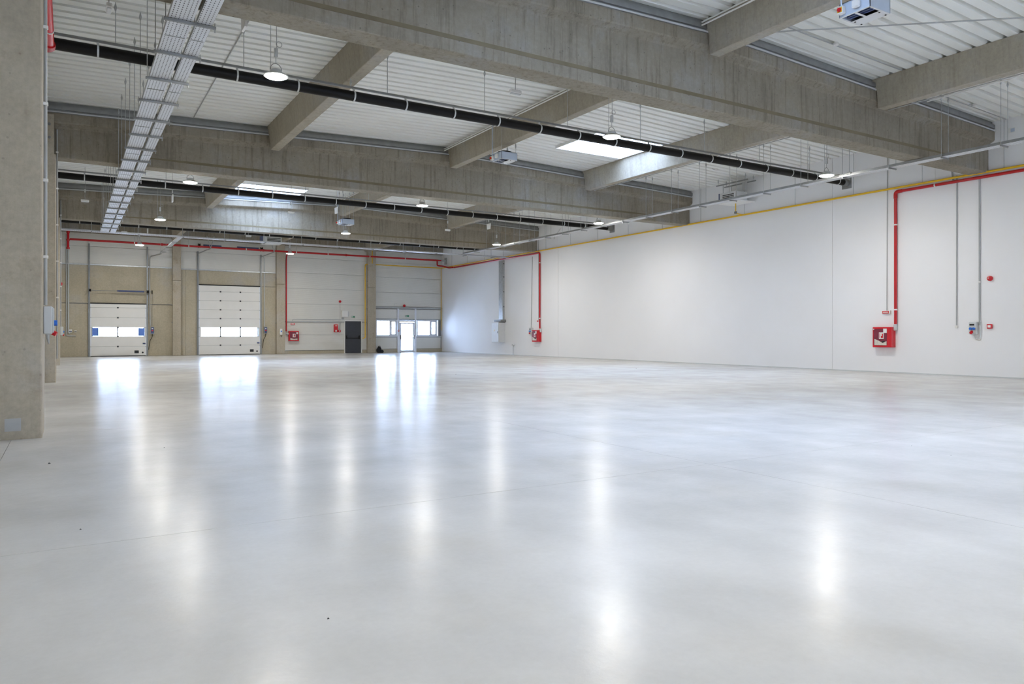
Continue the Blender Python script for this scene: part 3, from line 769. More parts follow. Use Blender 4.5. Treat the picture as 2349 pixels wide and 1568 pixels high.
# --- louvred gas heaters
def louvre_heater(label, x0, x1, y0, y1, z0, z1, face, top):
    t = thing('gas_heater', label, 'heater', ((x0 + x1) / 2, (y0 + y1) / 2, z0), 'louvred gas heaters')
    obj('casing', MB().bbox(x0, x1, y0, y1, z0, z1, 0.01), 'cabinet', t)
    n = 4
    for q in range(n):
        a = z0 + 0.06 + (z1 - z0 - 0.12) * q / n; b = a + (z1 - z0 - 0.12) / n * 0.55
        if face == 'x': obj('louvre_slot', MB().box(x0 - 0.004, x0 + 0.001, y0 + 0.08, y1 - 0.16, a, b), 'dark', t); obj('louvre_blade', MB().box(x0 - 0.03, x0, y0 + 0.08, y1 - 0.16, b, b + 0.012), 'white', t)
        else: obj('louvre_slot', MB().box(x0 + 0.22, x1 - 0.06, y0 - 0.004, y0 + 0.001, a, b), 'dark', t); obj('louvre_blade', MB().box(x0 + 0.22, x1 - 0.06, y0 - 0.03, y0, b, b + 0.012), 'white', t)
    obj('end_cover', MB().box(x0 - 0.02, x1 + 0.01, y1, y1 + 0.025, z0, z1) if face == 'x' else MB().box(x0 - 0.05, x0, y0, y1, z0 + 0.05, z1), 'navy', t)
    for xx in (x0 + 0.1, x1 - 0.1):
        obj('support_rail', MB().box(xx - 0.02, xx + 0.02, y0 - 0.5, y1 + 0.25, top, top + 0.04), 'galvdark', t)
        obj('support_rod', MB().tube([(xx, y1 - 0.1, z1), (xx, y1 - 0.1, top)], 0.014, 8), 'galv', t)
        for yy in (y0 - 0.4, y1 + 0.15): obj('support_rod', rod(MB(), xx, yy, top + 0.04, zd(xx), 0.008), 'galv', t)
    return t
h1 = louvre_heater('louvred gas heater on the white wall above the yellow pipe', 21.75, 22.4, 19.3, 20.1, 6.36, 6.72, 'x', 7.05)
obj('flue_box', MB().bbox(22.0, 22.12, 19.05, 19.2, 6.7, 7.05, 0.01), 'midgrey', h1)
obj('drip_tray', MB().box(21.65, 22.5, 19.0, 20.1, 6.30, 6.33), 'white', h1)
louvre_heater('louvred gas heater above the tall dock door', 9.1, 10.1, 41.0, 41.6, 6.2, 6.62, 'y', 6.9)

# --- cables and smoke detectors on the deck
def detector(x, y, lab):
    z = zd(x)
    t = thing('smoke_detector', lab, 'smoke detector', (x, y, z - 0.05), 'smoke detectors')
    obj('detector_head', MB().lathe((x, y, z - 0.06), [(0.03, -0.012), (0.055, 0.0), (0.06, 0.03), (0.05, 0.055)], 16), 'white', t, True)
    for s in (-1, 1):
        obj('cable_loop', MB().tube(elbow([(x + s * 0.04, y, z - 0.03), (x + s * 0.05, y + 0.05, z - 0.03), (x + s * 0.16, y + 0.06, z - 0.012)], 0.04), 0.008, 6), 'midgrey', t)
detector(14.2, 9.82, 'white smoke detector on the deck before the nearest beam, near the ridge'); detector(20.6, 10.15, 'white smoke detector on the deck beside the white wall, before the nearest beam'); detector(20.5, 19.1, 'white smoke detector on the deck above the wall heater')
tag(obj('deck_cable', MB().tube([(11.75, 9.9, zd(11.75) - 0.012), (16.8, 9.9, zd(16.8) - 0.012)], 0.012, 6), 'midgrey'), 'grey cable clipped under the deck before the nearest beam, beside the ridge', 'cable')
tag(obj('deck_cable', MB().tube([(17.3, 10.28, zd(17.3) - 0.012), (WR - 0.02, 10.28, zd(WR) - 0.012)], 0.012, 6), 'midgrey'), 'grey cable clipped under the deck from purlin to white wall', 'cable')
tag(obj('deck_cable', MB().tube([(3.02, 11.3, zd(3) - 0.014), (3.05, 22.3, zd(3) - 0.014)], 0.014, 6), 'midgrey'), 'grey cable running down the deck beside the twin trays', 'cable')
tag(obj('bracing_wire', MB().tube([(11.5, 10.5, 7.38), (16.80, 6.05, 7.36)], 0.014, 6), 'midgrey'), 'diagonal bracing wire stretched under the deck in the nearest bay', 'wire')
tag(obj('deck_conduit', MB().tube([(18.97, 2.0, 7.25), (18.97, 10.5, 7.25)], 0.02, 8), 'white'), 'thin white conduit under the deck near the wall side tray', 'conduit')

# ================================================================== COLOURED PIPES
# gas main
g = thing('gas_pipe', 'yellow gas pipe running the length of the white wall and over the glazed bay', 'pipe', (22.4, 20, 5.89))
XG = WR - 0.09
obj('pipe_run', MB().tube(elbow([(XG, YF + 0.3, 5.89), (XG, 46.35, 5.89), (22.2, 46.4, 5.89), (16.87, 46.4, 5.89), (16.87, 46.4, 1.0), (16.7, 46.45, 0.97)], 0.12, 6), 0.033, 10), 'yellow', g, True)
obj('branch_pipe', MB().tube([(17.27, 46.15, 5.93), (17.27, 46.15, 6.9)], 0.03, 10), 'yellow', g, True)
obj('branch_pipe', MB().tube([(22.1, 19.6, 5.92), (22.1, 19.6, 6.3)], 0.018, 8), 'yellow', g, True)
obj('branch_pipe', MB().tube([(22.1, 19.6, 5.92), (XG, 19.6, 5.9)], 0.02, 8), 'yellow', g, True)
obj('valve', MB().bbox(22.06, 22.14, 19.55, 19.66, 5.9, 6.0, 0.02), 'steel', g)
obj('branch_pipe', MB().tube([(22.5, 46.5, 5.85), (22.5, 46.5, 1.5)], 0.02, 8), 'yellow', g, True)
for k in range(16):
    yy = 10.3 + 2.3 * k
    if yy < 46: obj('hanger_rod', MB().tube([(XG, yy, 5.92), (XG, yy, 7.3)], 0.009, 6), 'galv', g)
# fire main: back wall run, right wall runs, three drops
ZF = 6.36
f = thing('fire_pipe', 'red fire main running above the dock doors to the corner', 'pipe', (11, 45.6, ZF), 'red fire pipes')
yf = 45.9
obj('pipe_run', MB().tube([(0.1, yf, ZF), (22.2, yf, ZF)], 0.058, 12), 'red', f, True)
obj('pipe_run', MB().tube(elbow([(21.9, yf, ZF), (21.9, yf, 6.0), (22.35, 45.9, 5.98), (22.46, 45.2, 5.82), (22.46, 44.6, 5.80)], 0.1), 0.05, 10), 'red', f, True)
obj('drop_pipe', MB().tube(elbow([(12.1, yf, ZF), (11.72, 46.3, ZF - 0.12), (11.72, 46.44, 5.9), (11.72, 46.44, 1.42)], 0.1), 0.042, 10), 'red', f, True)
obj('end_bracket', MB().box(22.0, WR - 0.02, yf - 0.04, yf + 0.04, ZF - 0.06, ZF + 0.06).box(WR - 0.05, WR - 0.01, yf - 0.15, yf + 0.15, ZF - 0.25, ZF + 0.2), 'galv', f)
for xx in (3.2, 6.0, 9.2, 12.2, 14.2, 17.0, 19.5):
    cl = obj('pipe_clamp', MB().tube([(xx - 0.025, yf, ZF), (xx + 0.025, yf, ZF)], 0.066, 12), 'white', f)
    obj('hanger_rod', MB().tube([(xx, yf, ZF + 0.06), (xx, yf, 7.35)], 0.008, 6), 'galv', cl)
for xx in (4.6, 10.2, 15.4): obj('coupling', MB().tube([(xx - 0.05, yf, ZF), (xx + 0.05, yf, ZF)], 0.075, 12), 'red', f)
XF = WR - 0.07
f2 = thing('fire_pipe', 'red fire pipe on the white wall dropping to the hose cabinet beside the duct', 'pipe', (XF, 36, 5.78), 'red fire pipes')
obj('pipe_run', MB().tube(elbow([(XF, 44.52, 5.79), (XF, 33.95, 5.78), (XF, 33.95, 1.56)], 0.09), 0.045, 10), 'red', f2, True)
for zz in (5.2, 2.1): obj('pipe_clamp', MB().tube([(XF, 33.95, zz), (XF, 33.95, zz + 0.05)], 0.053, 10).box(XF, WR, 33.93, 33.97, zz + 0.01, zz + 0.04), 'white', f2)
f3 = thing('fire_pipe', 'red fire pipe on the white wall dropping between two thin conduits to a hose cabinet', 'pipe', (XF, 12, 5.76), 'red fire pipes')
obj('pipe_run', MB().tube(elbow([(XF, YF + 0.5, 5.755), (XF, 13.46, 5.77), (XF, 13.46, 1.56)], 0.1), 0.045, 12), 'red', f3, True)
obj('elbow_fitting', MB().tube(elbow([(XF, 13.25, 5.77), (XF, 13.46, 5.77), (XF, 13.46, 5.56)], 0.1), 0.056, 12), 'red', f3, True)
for zz in (4.7, 2.0): obj('pipe_clamp', MB().tube([(XF, 13.46, zz), (XF, 13.46, zz + 0.04)], 0.054, 12).box(XF, WR, 13.43, 13.49, zz + 0.005, zz + 0.035), 'white', f3)
obj('pipe_clamp', MB().tube([(XF, 12.2, 5.765), (XF, 12.24, 5.765)], 0.054, 12).tube([(XF, 12.22, 5.81), (XF, 12.22, 7.2)], 0.007, 6), 'white', f3)
f4 = thing('fire_pipe', 'short glossy red pipe with elbow beside the massive stained column', 'pipe', (-0.25, 13, 6.1), 'red fire pipes')
obj('pipe_run', MB().tube(elbow([(-0.25, 11.55, 6.9), (-0.25, 11.55, 6.12), (-0.25, 14.62, 6.1)], 0.12), 0.062, 14), 'redhi', f4, True)
obj('elbow_fitting', MB().tube(elbow([(-0.25, 14.45, 6.1), (-0.25, 14.68, 6.1), (-0.49, 14.68, 6.1)], 0.1), 0.078, 12), 'red', f4, True)
obj('pipe_clamp', MB().tube([(-0.25, 13.78, 6.1), (-0.25, 13.81, 6.1)], 0.07, 12), 'white', f4)
f5 = thing('fire_pipe', 'short red pipe with couplings high beside the low dock door', 'pipe', (0.0, 44.3, 6.1), 'red fire pipes')
obj('pipe_run', MB().tube([(0.02, 45.8, 5.85), (0.02, 45.8, 6.75)], 0.06, 10), 'redhi', f5, True)
for zz in (5.86, 6.3, 6.72): obj('coupling', MB().tube([(0.02, 45.8, zz - 0.05), (0.02, 45.8, zz + 0.05)], 0.085, 10), 'red', f5)

# ================================================================== RIGHT WALL FITTINGS
def hose_cabinet_right(label, y, z, s=0.65, dep=0.2):
    """cabinet on the white wall, its front facing the hall; y = centre"""
    x0 = WR - dep
    t = thing('hose_cabinet', label, 'fire hose cabinet', (WR, y, z), 'red fire hose cabinets')
    y0, y1 = y - s / 2, y + s / 2
    obj('cabinet_body', MB().bbox(x0, WR - 0.001, y0, y1, z, z + s, 0.008), 'redhi', t)
    dr = obj('cabinet_door', MB().bbox(x0 - 0.02, x0, y0 + 0.005, y1 - 0.005, z + 0.005, z + s - 0.005, 0.006), 'redhi', t)
    xx = x0 - 0.02
    obj('door_window', MB().box(xx - 0.003, xx, y0 + 0.16, y1 - 0.04, z + 0.06, z + s - 0.06), 'maroon', dr)
    hz = MB().add([(xx - 0.005, y0 + 0.17, z + 0.07), (xx - 0.005, y1 - 0.07, z + 0.07), (xx - 0.005, y1 - 0.07, z + 0.27), (xx - 0.005, y1 - 0.2, z + 0.22), (xx - 0.005, y0 + 0.3, z + 0.14), (xx - 0.005, y0 + 0.17, z + 0.2)], [(0, 1, 2, 3, 4, 5)])
    obj('hose_view', hz, 'hose', dr)
    obj('nozzle_view', MB().tube([(xx - 0.008, y0 + 0.24, z + 0.2), (xx - 0.008, y0 + 0.32, z + 0.17)], 0.022, 8), 'dark', dr)
    sg = obj('hose_sign', MB().box(xx - 0.007, xx - 0.003, y + 0.02 - 0.08, y + 0.02 + 0.08, z + 0.27, z + 0.48), 'white', dr)
    obj('sign_mark', MB().box(xx - 0.009, xx - 0.007, y - 0.04, y + 0.03, z + 0.3, z + 0.37).box(xx - 0.009, xx - 0.007, y - 0.04, y + 0.0, z + 0.37, z + 0.44).box(xx - 0.009, xx - 0.007, y + 0.06, y + 0.08, z + 0.3, z + 0.45), 'redhi', dr)
    obj('instruction_card', MB().box(xx - 0.007, xx - 0.003, y0 + 0.16, y0 + 0.28, z + 0.46, z + 0.6), 'white', dr)
    obj('lock', MB().tube([(xx - 0.02, y1 - 0.05, z + s - 0.07), (xx, y1 - 0.05, z + s - 0.07)], 0.018, 8), 'white', dr)
    vv = obj('pipe_connection', MB().tube([(XF, y0 - 0.02, z + s + 0.08), (XF, y0 - 0.02, z + s - 0.1)], 0.055, 12).tube([(XF, y0 - 0.02, z + s - 0.08), (XF, y0 + 0.06, z + s - 0.08)], 0.04, 10), 'grey', t, True)
    return t
c1 = hose_cabinet_right('red fire hose cabinet on the white wall beside a push button conduit', 13.82, 0.82)
c2 = hose_cabinet_right('red fire hose cabinet on the white wall between the grey duct and the wall joint', 34.2, 0.82)
def wall_box(name, label, cat, y0, y1, z0, z1, dep, mat, b=0.006, group=None):
    t = thing(name, label, cat, (WR, (y0 + y1) / 2, z0), group)
    obj('housing', MB().bbox(WR - dep, WR - 0.001, y0, y1, z0, z1, b), mat, t); return t
t = wall_box('hydrant_light', 'small red and white lamp sign above the hose cabinet by the tall red pipe', 'sign', 13.64, 13.92, 1.9, 2.0, 0.07, 'white')
obj('red_band', MB().box(WR - 0.074, WR - 0.07, 13.68, 13.9, 1.91, 1.99), 'redhi', t); obj('white_text_bar', MB().box(WR - 0.077, WR - 0.074, 13.70, 13.88, 1.935, 1.965), 'white', t)
t = wall_box('hydrant_light', 'small red and white lamp sign above the hose cabinet beside the duct', 'sign', 34.08, 34.26, 1.93, 2.02, 0.06, 'white')
obj('red_band', MB().box(WR - 0.064, WR - 0.06, 34.1, 34.24, 1.94, 2.01), 'redhi', t)
t = wall_box('fire_call_point', 'square red fire call point on the white wall', 'call point', 10.64, 10.77, 1.40, 1.53, 0.06, 'redhi')
obj('press_plate', MB().box(WR - 0.064, WR - 0.06, 10.665, 10.745, 1.43, 1.5), 'white', t)
t = thing('alarm_sounder', 'round red alarm sounder on the white wall above the call point', 'alarm', (WR, 10.7, 2.84))
sd = MB(); n = 20; v = []; fcs = []
for q, (r_, dx) in enumerate(((0.075, 0.0), (0.075, 0.04), (0.06, 0.075), (0.03, 0.085))):
    v += [(WR - 0.001 - dx, 10.7 + r_ * math.cos(2 * math.pi * i / n), 2.84 + r_ * math.sin(2 * math.pi * i / n)) for i in range(n)]
for q in range(3):
    for i in range(n): fcs.append((q * n + i, q * n + (i + 1) % n, (q + 1) * n + (i + 1) % n, (q + 1) * n + i))
fcs.append(tuple(3 * n + i for i in range(n)))
obj('sounder_body', sd.add(v, fcs), 'redhi', t, True); obj('lens', MB().box(WR - 0.09, WR - 0.085, 10.7, 10.73, 2.83, 2.86), 'white', t)
def socket_panel(label, y, z):
    t = thing('socket_panel', label, 'socket box', (WR, y, z), 'industrial socket boxes')
    obj('housing', MB().bbox(WR - 0.11, WR - 0.001, y - 0.11, y + 0.11, z, z + 0.36, 0.015), 'grey', t)
    for k in (-1, 1): obj('blue_socket', MB().tube([(WR - 0.15, y + k * 0.045, z + 0.16), (WR - 0.11, y + k * 0.045, z + 0.16)], 0.038, 12), 'blue', t)
    obj('red_socket', MB().tube([(WR - 0.16, y + 0.02, z + 0.04), (WR - 0.10, y + 0.02, z + 0.07)], 0.042, 12), 'redhi', t)
    obj('breaker_window', MB().box(WR - 0.114, WR - 0.11, y - 0.05, y + 0.08, z + 0.25, z + 0.3), 'dark', t)
    obj('cable', MB().tube(elbow([(WR - 0.04, y - 0.02, z + 0.01), (WR - 0.04, y - 0.05, z - 0.15), (WR - 0.03, y - 0.18, z - 0.12), (WR - 0.03, y - 0.19, z + 0.35)], 0.1), 0.012, 8), 'grey', t)
    return t
socket_panel('grey socket box with blue sockets, beside the red call point', 11.13, 1.24)
socket_panel('grey socket box with blue sockets, between duct and hose cabinet', 34.88, 1.25)
def conduit(label, pts, r, mat='midgrey', clips=(), parent=None):
    t = thing('wall_conduit', label, 'conduit', pts[-1])
    obj('tube', MB().tube(elbow(pts, 0.08), r, 8), mat, t, True)
    for c in clips: obj('clip', MB().bbox(c[0] - 0.03, c[0] + 0.03, c[1] - 0.03, c[1] + 0.03, c[2] - 0.02, c[2] + 0.02, 0.006), 'white', t)
    return t
xc = WR - 0.02
conduit('thin grey conduit ending at the red and white lamp sign by the tall red pipe', [(xc, 13.76, 7.0), (xc, 13.78, 2.0)], 0.012)
c = conduit('grey conduit on the white wall ending in a small white push button', [(xc, 11.61, 5.95), (xc, 11.62, 1.5)], 0.017)
obj('push_button', MB().bbox(WR - 0.05, WR - 0.001, 11.58, 11.66, 1.42, 1.5, 0.008), 'white', c)
conduit('grey conduit with a bend, dropping to the socket box beside the red call point', [(xc, 11.75, 6.1), (xc, 11.72, 5.80), (xc, 10.98, 5.80), (xc, 10.98, 1.5)], 0.024, clips=[(xc, 10.98, 2.75)])
conduit('thin grey conduit dropping to the socket box beside the duct', [(xc, 34.78, 5.65), (xc, 34.9, 1.62)], 0.02)
conduit('thin grey conduit dropping to the lamp sign beside the duct', [(xc, 34.2, 7.1), (xc, 34.14, 6.9), (xc, 34.14, 2.02)], 0.014)
conduit('thin grey cable on the wall joint between the hose cabinets', [(xc, 32.0, 6.9), (xc, 32.6, 6.5), (xc, 32.6, 6.4)], 0.01)
# distribution cabinet with riser duct
t = thing('distribution_cabinet', 'grey electrical cabinet on the white wall under the vertical cable duct', 'cabinet', (WR, 38.3, 0.75))
ca = obj('cabinet_body', MB().bbox(WR - 0.42, WR - 0.001, 37.85, 38.72, 0.75, 1.95, 0.01), 'cabinet', t)
cd = obj('cabinet_door', MB().bbox(WR - 0.44, WR - 0.42, 37.88, 38.69, 0.78, 1.92, 0.006), 'cabinet', t)
obj('door_lock', MB().box(WR - 0.45, WR - 0.44, 37.95, 38.0, 1.3, 1.42), 'dark', cd); obj('warning_label', MB().box(WR - 0.443, WR - 0.44, 38.35, 38.4, 1.42, 1.52), 'yellow', cd)
t = thing('cable_duct', 'tall grey riser duct on the white wall above the electrical cabinet', 'duct', (WR, 38.1, 2.1))
obj('duct_body', MB().box(WR - 0.14, WR - 0.001, 37.9, 38.35, 2.12, 5.70), 'galv', t)
obj('duct_foot', MB().bbox(WR - 0.4, WR - 0.001, 37.7, 38.5, 1.98, 2.12, 0.02), 'galvdark', t)
for zz in (2.9, 3.8, 4.7, 5.5): obj('fixing', MB().tube([(WR - 0.06, 37.88, zz), (WR - 0.06, 37.9, zz)], 0.03, 8), 'dark', t)
t = thing('floor_stub', 'slim grey stub post at the foot of the white wall beside the cabinet', 'post', (WR - 0.1, 36.75, 0))
obj('post', MB().tube([(WR - 0.1, 36.75, 0.0), (WR - 0.1, 36.75, 0.6)], 0.022, 8), 'galv', t); obj('post_head', MB().bbox(WR - 0.15, WR - 0.05, 36.66, 36.82, 0.58, 0.66, 0.01), 'grey', t)
t = thing('wall_label', 'small white and blue label high on the white wall beside the nearest beam', 'label', (WR, 10.12, 6.93))
obj('plate', MB().box(WR - 0.006, WR - 0.001, 10.05, 10.25, 6.88, 7.02), 'white', t); obj('print', MB().box(WR - 0.008, WR - 0.006, 10.07, 10.17, 6.90, 7.0), 'paleblue', t)

# ================================================================== LEFT COLUMN FITTINGS
def column_socket(label, y, z, s=1.0):
    xf = -0.26
    t = thing('socket_panel', label, 'socket box', (xf, y, z), 'industrial socket boxes')
    obj('housing', MB().bbox(xf + 0.001, xf + 0.10, y - 0.14, y + 0.14, z, z + 0.35, 0.012), 'grey', t)
    obj('lid', MB().bbox(xf + 0.10, xf + 0.115, y - 0.13, y + 0.13, z + 0.02, z + 0.33, 0.005), 'grey', t)
    obj('blue_socket', MB().tube([(xf + 0.11, y - 0.05, z + 0.14), (xf + 0.15, y - 0.05, z + 0.14)], 0.036, 12), 'blue', t)
    obj('red_socket', MB().tube([(xf + 0.06, y - 0.05, z + 0.04), (xf + 0.14, y - 0.07, z + 0.0)], 0.03, 12), 'redhi', t)
    obj('cable_gland', MB().tube([(xf + 0.05, y - 0.1, z), (xf + 0.05, y - 0.1, z - 0.05), (xf + 0.06, y - 0.1, z - 0.12)], [0.022, 0.018, 0.008], 8), 'midgrey', t)
column_socket('grey socket box on the massive stained column', 10.85, 1.24)
column_socket('grey socket box on the concrete pier nearest the low dock door', 34.35, 1.2)
for k, (y, zb0, lab) in enumerate(((10.75, 1.6, 'grey conduit clipped up the side of the massive stained column'), (22.5, 0.6, 'grey conduit clipped up the middle column'), (34.3, 1.56, 'grey conduit clipped up the pier nearest the low dock door'))):
    xx = -0.235
    conduit(lab, [(xx, y, 6.6), (xx, y, zb0)], 0.02, clips=[(xx, y, 2.2 + 0.95 * q) for q in range(5)])
t = thing('alarm_sounder', 'small red alarm sounder on the pier nearest the low dock door', 'alarm', (-0.26, 34.6, 3.2))
obj('sounder_body', MB().bbox(-0.26, -0.18, 34.55, 34.68, 3.2, 3.33, 0.02), 'redhi', t)
# ================================================================== DOCK DOORS
def dock_door(label, x0, x1, H, joints, hx, win, film, track_top):
    t = thing('dock_door', label, 'dock door', ((x0 + x1) / 2, YB, 0), 'sectional dock doors')
    ya, yb = YB - 0.10, YB - 0.055
    zs = [0.03] + joints + [H - 0.03]
    for a, b in zip(zs, zs[1:]):
        if abs(a - win[0]) < 1e-6:      # glazed section
            fm = MB().box(x0 + 0.02, x1 - 0.02, ya, yb, a + 0.004, a + 0.03).box(x0 + 0.02, x1 - 0.02, ya, yb, b - 0.03, b - 0.004)
            edges = [x0 + 0.02] + hx + [x1 - 0.02]
            fm.box(x0 + 0.02, x0 + 0.07, ya, yb, a + 0.03, b - 0.03).box(x1 - 0.07, x1 - 0.02, ya, yb, a + 0.03, b - 0.03)
            for h in hx: fm.box(h - 0.035, h + 0.035, ya, yb, a + 0.03, b - 0.03)
            sec = obj('glazed_section', fm, 'midgrey', t)
            e2 = [x0 + 0.07] + hx + [x1 - 0.07]
            for p, q in zip(e2, e2[1:]):
                obj('pane', MB().box(p + (0.035 if p in hx else 0), q - (0.035 if q in hx else 0), YB - 0.085, YB - 0.07, a + 0.03, b - 0.03), 'glass', sec)
            if film:
                for p, q in ((x0 + 0.075, x0 + 0.38), (x1 - 0.38, x1 - 0.075)):
                    obj('blue_film', MB().box(p, q, YB - 0.092, YB - 0.086, a + 0.032, b - 0.032), 'bluefilm', sec)
        else:
            sec = obj('door_section', MB().bbox(x0 + 0.02, x1 - 0.02, ya, yb, a + 0.004, b - 0.004, 0.006), 'doorwhite', t)
            if a < 0.1:
                obj('vent_grille', MB().box(x1 - 0.58, x1 - 0.36, ya - 0.008, ya, 0.16, 0.32), 'dark', sec)
                obj('grip_hole', MB().tube([(x1 - 0.16, ya - 0.012, 0.2), (x1 - 0.16, ya, 0.2)], 0.05, 12), 'dark', sec)
                obj('pull_handle', MB().bbox(x1 - 0.16, x1 - 0.02, ya - 0.05, ya, 0.68, 0.75, 0.012), 'navy', sec)
    for z in joints:
        for h in hx: obj('hinge', MB().bbox(h - 0.045, h + 0.045, ya - 0.02, ya, z - 0.04, z + 0.04, 0.008), 'char', t)
    for s, xx in ((-1, x0), (1, x1)):
        obj('end_cap', MB().box(xx - 0.03, xx + 0.03, ya - 0.005, yb, 0.03, H - 0.03), 'upvc', t)
        tr = obj('track', MB().box(xx + s * 0.06 - 0.022, xx + s * 0.06 + 0.022, YB - 0.13, YB - 0.09, 0.0, track_top).box(xx + s * 0.1 - 0.02, xx + s * 0.1 + 0.02, YB - 0.09, YB - 0.0, 0.0, track_top), 'steel', t)
        for z in joints: obj('roller', MB().bbox(xx + s * 0.0 - 0.035, xx + s * 0.0 + 0.035, ya - 0.05, ya - 0.005, z - 0.025, z + 0.025, 0.008), 'grey', t)
    obj('top_seal', MB().bbox(x0 - 0.03, x1 + 0.03, YB - 0.12, YB - 0.02, H - 0.03, H + 0.03, 0.02), 'dark', t)
    obj('bottom_seal', MB().box(x0, x1, YB - 0.1, YB - 0.05, 0.0, 0.03), 'black', t)
    return t
D1 = dock_door('low white sectional dock door with blue film at its window ends', DOCK1[0], DOCK1[1], DOCK1[2], [0.55, 1.12, 1.62, 2.17, 2.73], [2.41], (1.12,), True, 6.25)
ysf = YB - 0.32
obj('torsion_shaft', MB().tube([(1.0, ysf, 3.66), (4.15, ysf, 3.66)], 0.014, 8), 'steel', D1)
sp = obj('torsion_spring', MB().tube([(2.35, ysf, 3.66), (2.46, ysf, 3.66), (3.72, ysf, 3.66)], [0.03, 0.048, 0.048], 12), 'navy', D1, True)
for xx in (1.05, 3.9):
    obj('cable_drum', MB().tube([(xx - 0.05, ysf, 3.66), (xx - 0.02, ysf, 3.66), (xx + 0.02, ysf, 3.66), (xx + 0.05, ysf, 3.66)], [0.1, 0.07, 0.07, 0.1], 14), 'black', D1, True)
    obj('shaft_bracket', MB().box(xx - 0.015, xx + 0.015, ysf - 0.04, YB, 3.58, 3.72), 'steel', D1)
obj('chain_wheel', MB().tube([(4.1, ysf, 3.64), (4.14, ysf, 3.64)], 0.11, 14), 'black', D1)
obj('pull_chain', MB().tube([(4.12, ysf - 0.09, 3.64), (4.1, YB - 0.2, 1.7)], 0.007, 6).tube([(4.12, ysf + 0.09, 3.64), (4.14, YB - 0.2, 1.7)], 0.007, 6), 'steel', D1)
D2 = dock_door('tall white sectional dock door with three clear window panes', DOCK2[0], DOCK2[1], DOCK2[2], [0.58, 1.11, 1.64, 2.18, 2.71, 3.25, 3.79], [7.84, 8.98], (1.11,), False, 6.15)
obj('torsion_shaft', MB().tube([(6.55, ysf, 6.46), (10.3, ysf, 6.46)], 0.014, 8), 'steel', D2)
for a, b in ((6.85, 7.85), (8.75, 10.0)):
    obj('torsion_spring', MB().tube([(a, ysf, 6.46), (b, ysf, 6.46)], 0.085, 14), 'navy', D2, True)
for xx in (6.62, 10.18):
    obj('cable_drum', MB().tube([(xx - 0.06, ysf, 6.46), (xx - 0.02, ysf, 6.46), (xx + 0.02, ysf, 6.46), (xx + 0.06, ysf, 6.46)], [0.14, 0.1, 0.1, 0.14], 14), 'black', D2, True)
    obj('shaft_bracket', MB().box(xx - 0.02, xx + 0.02, ysf - 0.04, YB, 6.35, 6.55), 'steel', D2)
for xx, s in ((6.58, 1), (10.2, 1)):
    obj('stay_arm', MB().tube([(xx, YB - 0.12, 6.0), (xx + 0.55, YB - 1.1, 6.25)], 0.03, 6).tube([(xx + 0.55, YB - 1.1, 6.25), (xx + 0.35, YB - 1.1, 6.95)], 0.02, 6).tube([(xx + 0.55, YB - 1.1, 6.25), (xx + 0.75, YB - 1.1, 6.95)], 0.02, 6), 'galv', D2)
obj('dock_sill', MB().box(1.5, 3.4, YB - 0.3, YB - 0.12, 0.0, 0.012), 'dark', D1)

def back_box(name, label, cat, x0, x1, z0, z1, dep, mat, b=0.006, group=None):
    t = thing(name, label, cat, ((x0 + x1) / 2, YB, z0), group)
    obj('housing', MB().bbox(x0, x1, YB - dep, YB - 0.001, z0, z1, b), mat, t); return t
for lab, x, z in (('grey control box with red button beside the low dock door', 4.06, 1.25), ('grey control box with red button beside the tall dock door', 10.38, 1.28)):
    t = back_box('door_control', lab, 'control box', x, x + 0.19, z, z + 0.42, 0.14, 'midgrey')
    obj('cover', MB().bbox(x + 0.02, x + 0.17, YB - 0.155, YB - 0.14, z + 0.03, z + 0.39, 0.01), 'navy', t)
    obj('red_button', MB().tube([(x + 0.09, YB - 0.18, z + 0.2), (x + 0.09, YB - 0.155, z + 0.2)], 0.045, 12), 'redhi', t)
    obj('white_button', MB().bbox(x + 0.05, x + 0.13, YB - 0.17, YB - 0.155, z + 0.29, z + 0.34, 0.006), 'white', t)
    obj('cable', MB().tube(elbow([(x + 0.1, YB - 0.08, z), (x + 0.08, YB - 0.1, z - 0.2), (x - 0.02, YB - 0.08, z - 0.35), (x - 0.1, YB - 0.1, z - 0.9)], 0.12), 0.014, 8), 'black', t)
t = back_box('wall_outlet', 'larger white power outlet on the concrete wall beside the low dock door', 'outlet', 0.06, 0.21, 1.33, 1.5, 0.09, 'white'); obj('socket_flap', MB().box(0.07, 0.2, YB - 0.094, YB - 0.09, 1.37, 1.41), 'navy', t)
t = back_box('wall_outlet', 'smaller white power outlet on the concrete wall beside the low dock door', 'outlet', 0.31, 0.43, 1.34, 1.45, 0.07, 'white'); obj('socket_flap', MB().box(0.32, 0.42, YB - 0.074, YB - 0.07, 1.37, 1.4), 'dark', t)
t = thing('socket_panel', 'white and blue socket box on the wall column by the tall dock door', 'socket box', (11.3, YB - 0.32, 1.15))
obj('housing', MB().bbox(11.27, 11.42, YB - 0.42, YB - 0.321, 1.2, 1.58, 0.012), 'white', t); obj('blue_socket', MB().tube([(11.345, YB - 0.46, 1.42), (11.345, YB - 0.42, 1.42)], 0.04, 12), 'blue', t); obj('cable', MB().tube([(11.34, YB - 0.37, 1.2), (11.36, YB - 0.37, 1.05), (11.42, YB - 0.36, 1.15)], 0.01, 6), 'black', t)
yw = YB - 0.03
conduit('pair of grey steel conduits beside the low dock door', [(-0.05, yw, 6.7), (-0.05, yw, 1.16), (0.38, yw, 1.14)], 0.035, 'midgrey')
conduit('second grey conduit beside the low dock door', [(0.04, yw, 6.7), (0.04, yw, 1.3), (0.12, yw, 1.28)], 0.03, 'grey')
bpy.data.objects[[o.name for o in COL.objects if o.name.startswith('wall_conduit')][-2]]['label'] = 'thicker grey conduit dropping to the two outlets beside the low dock door'
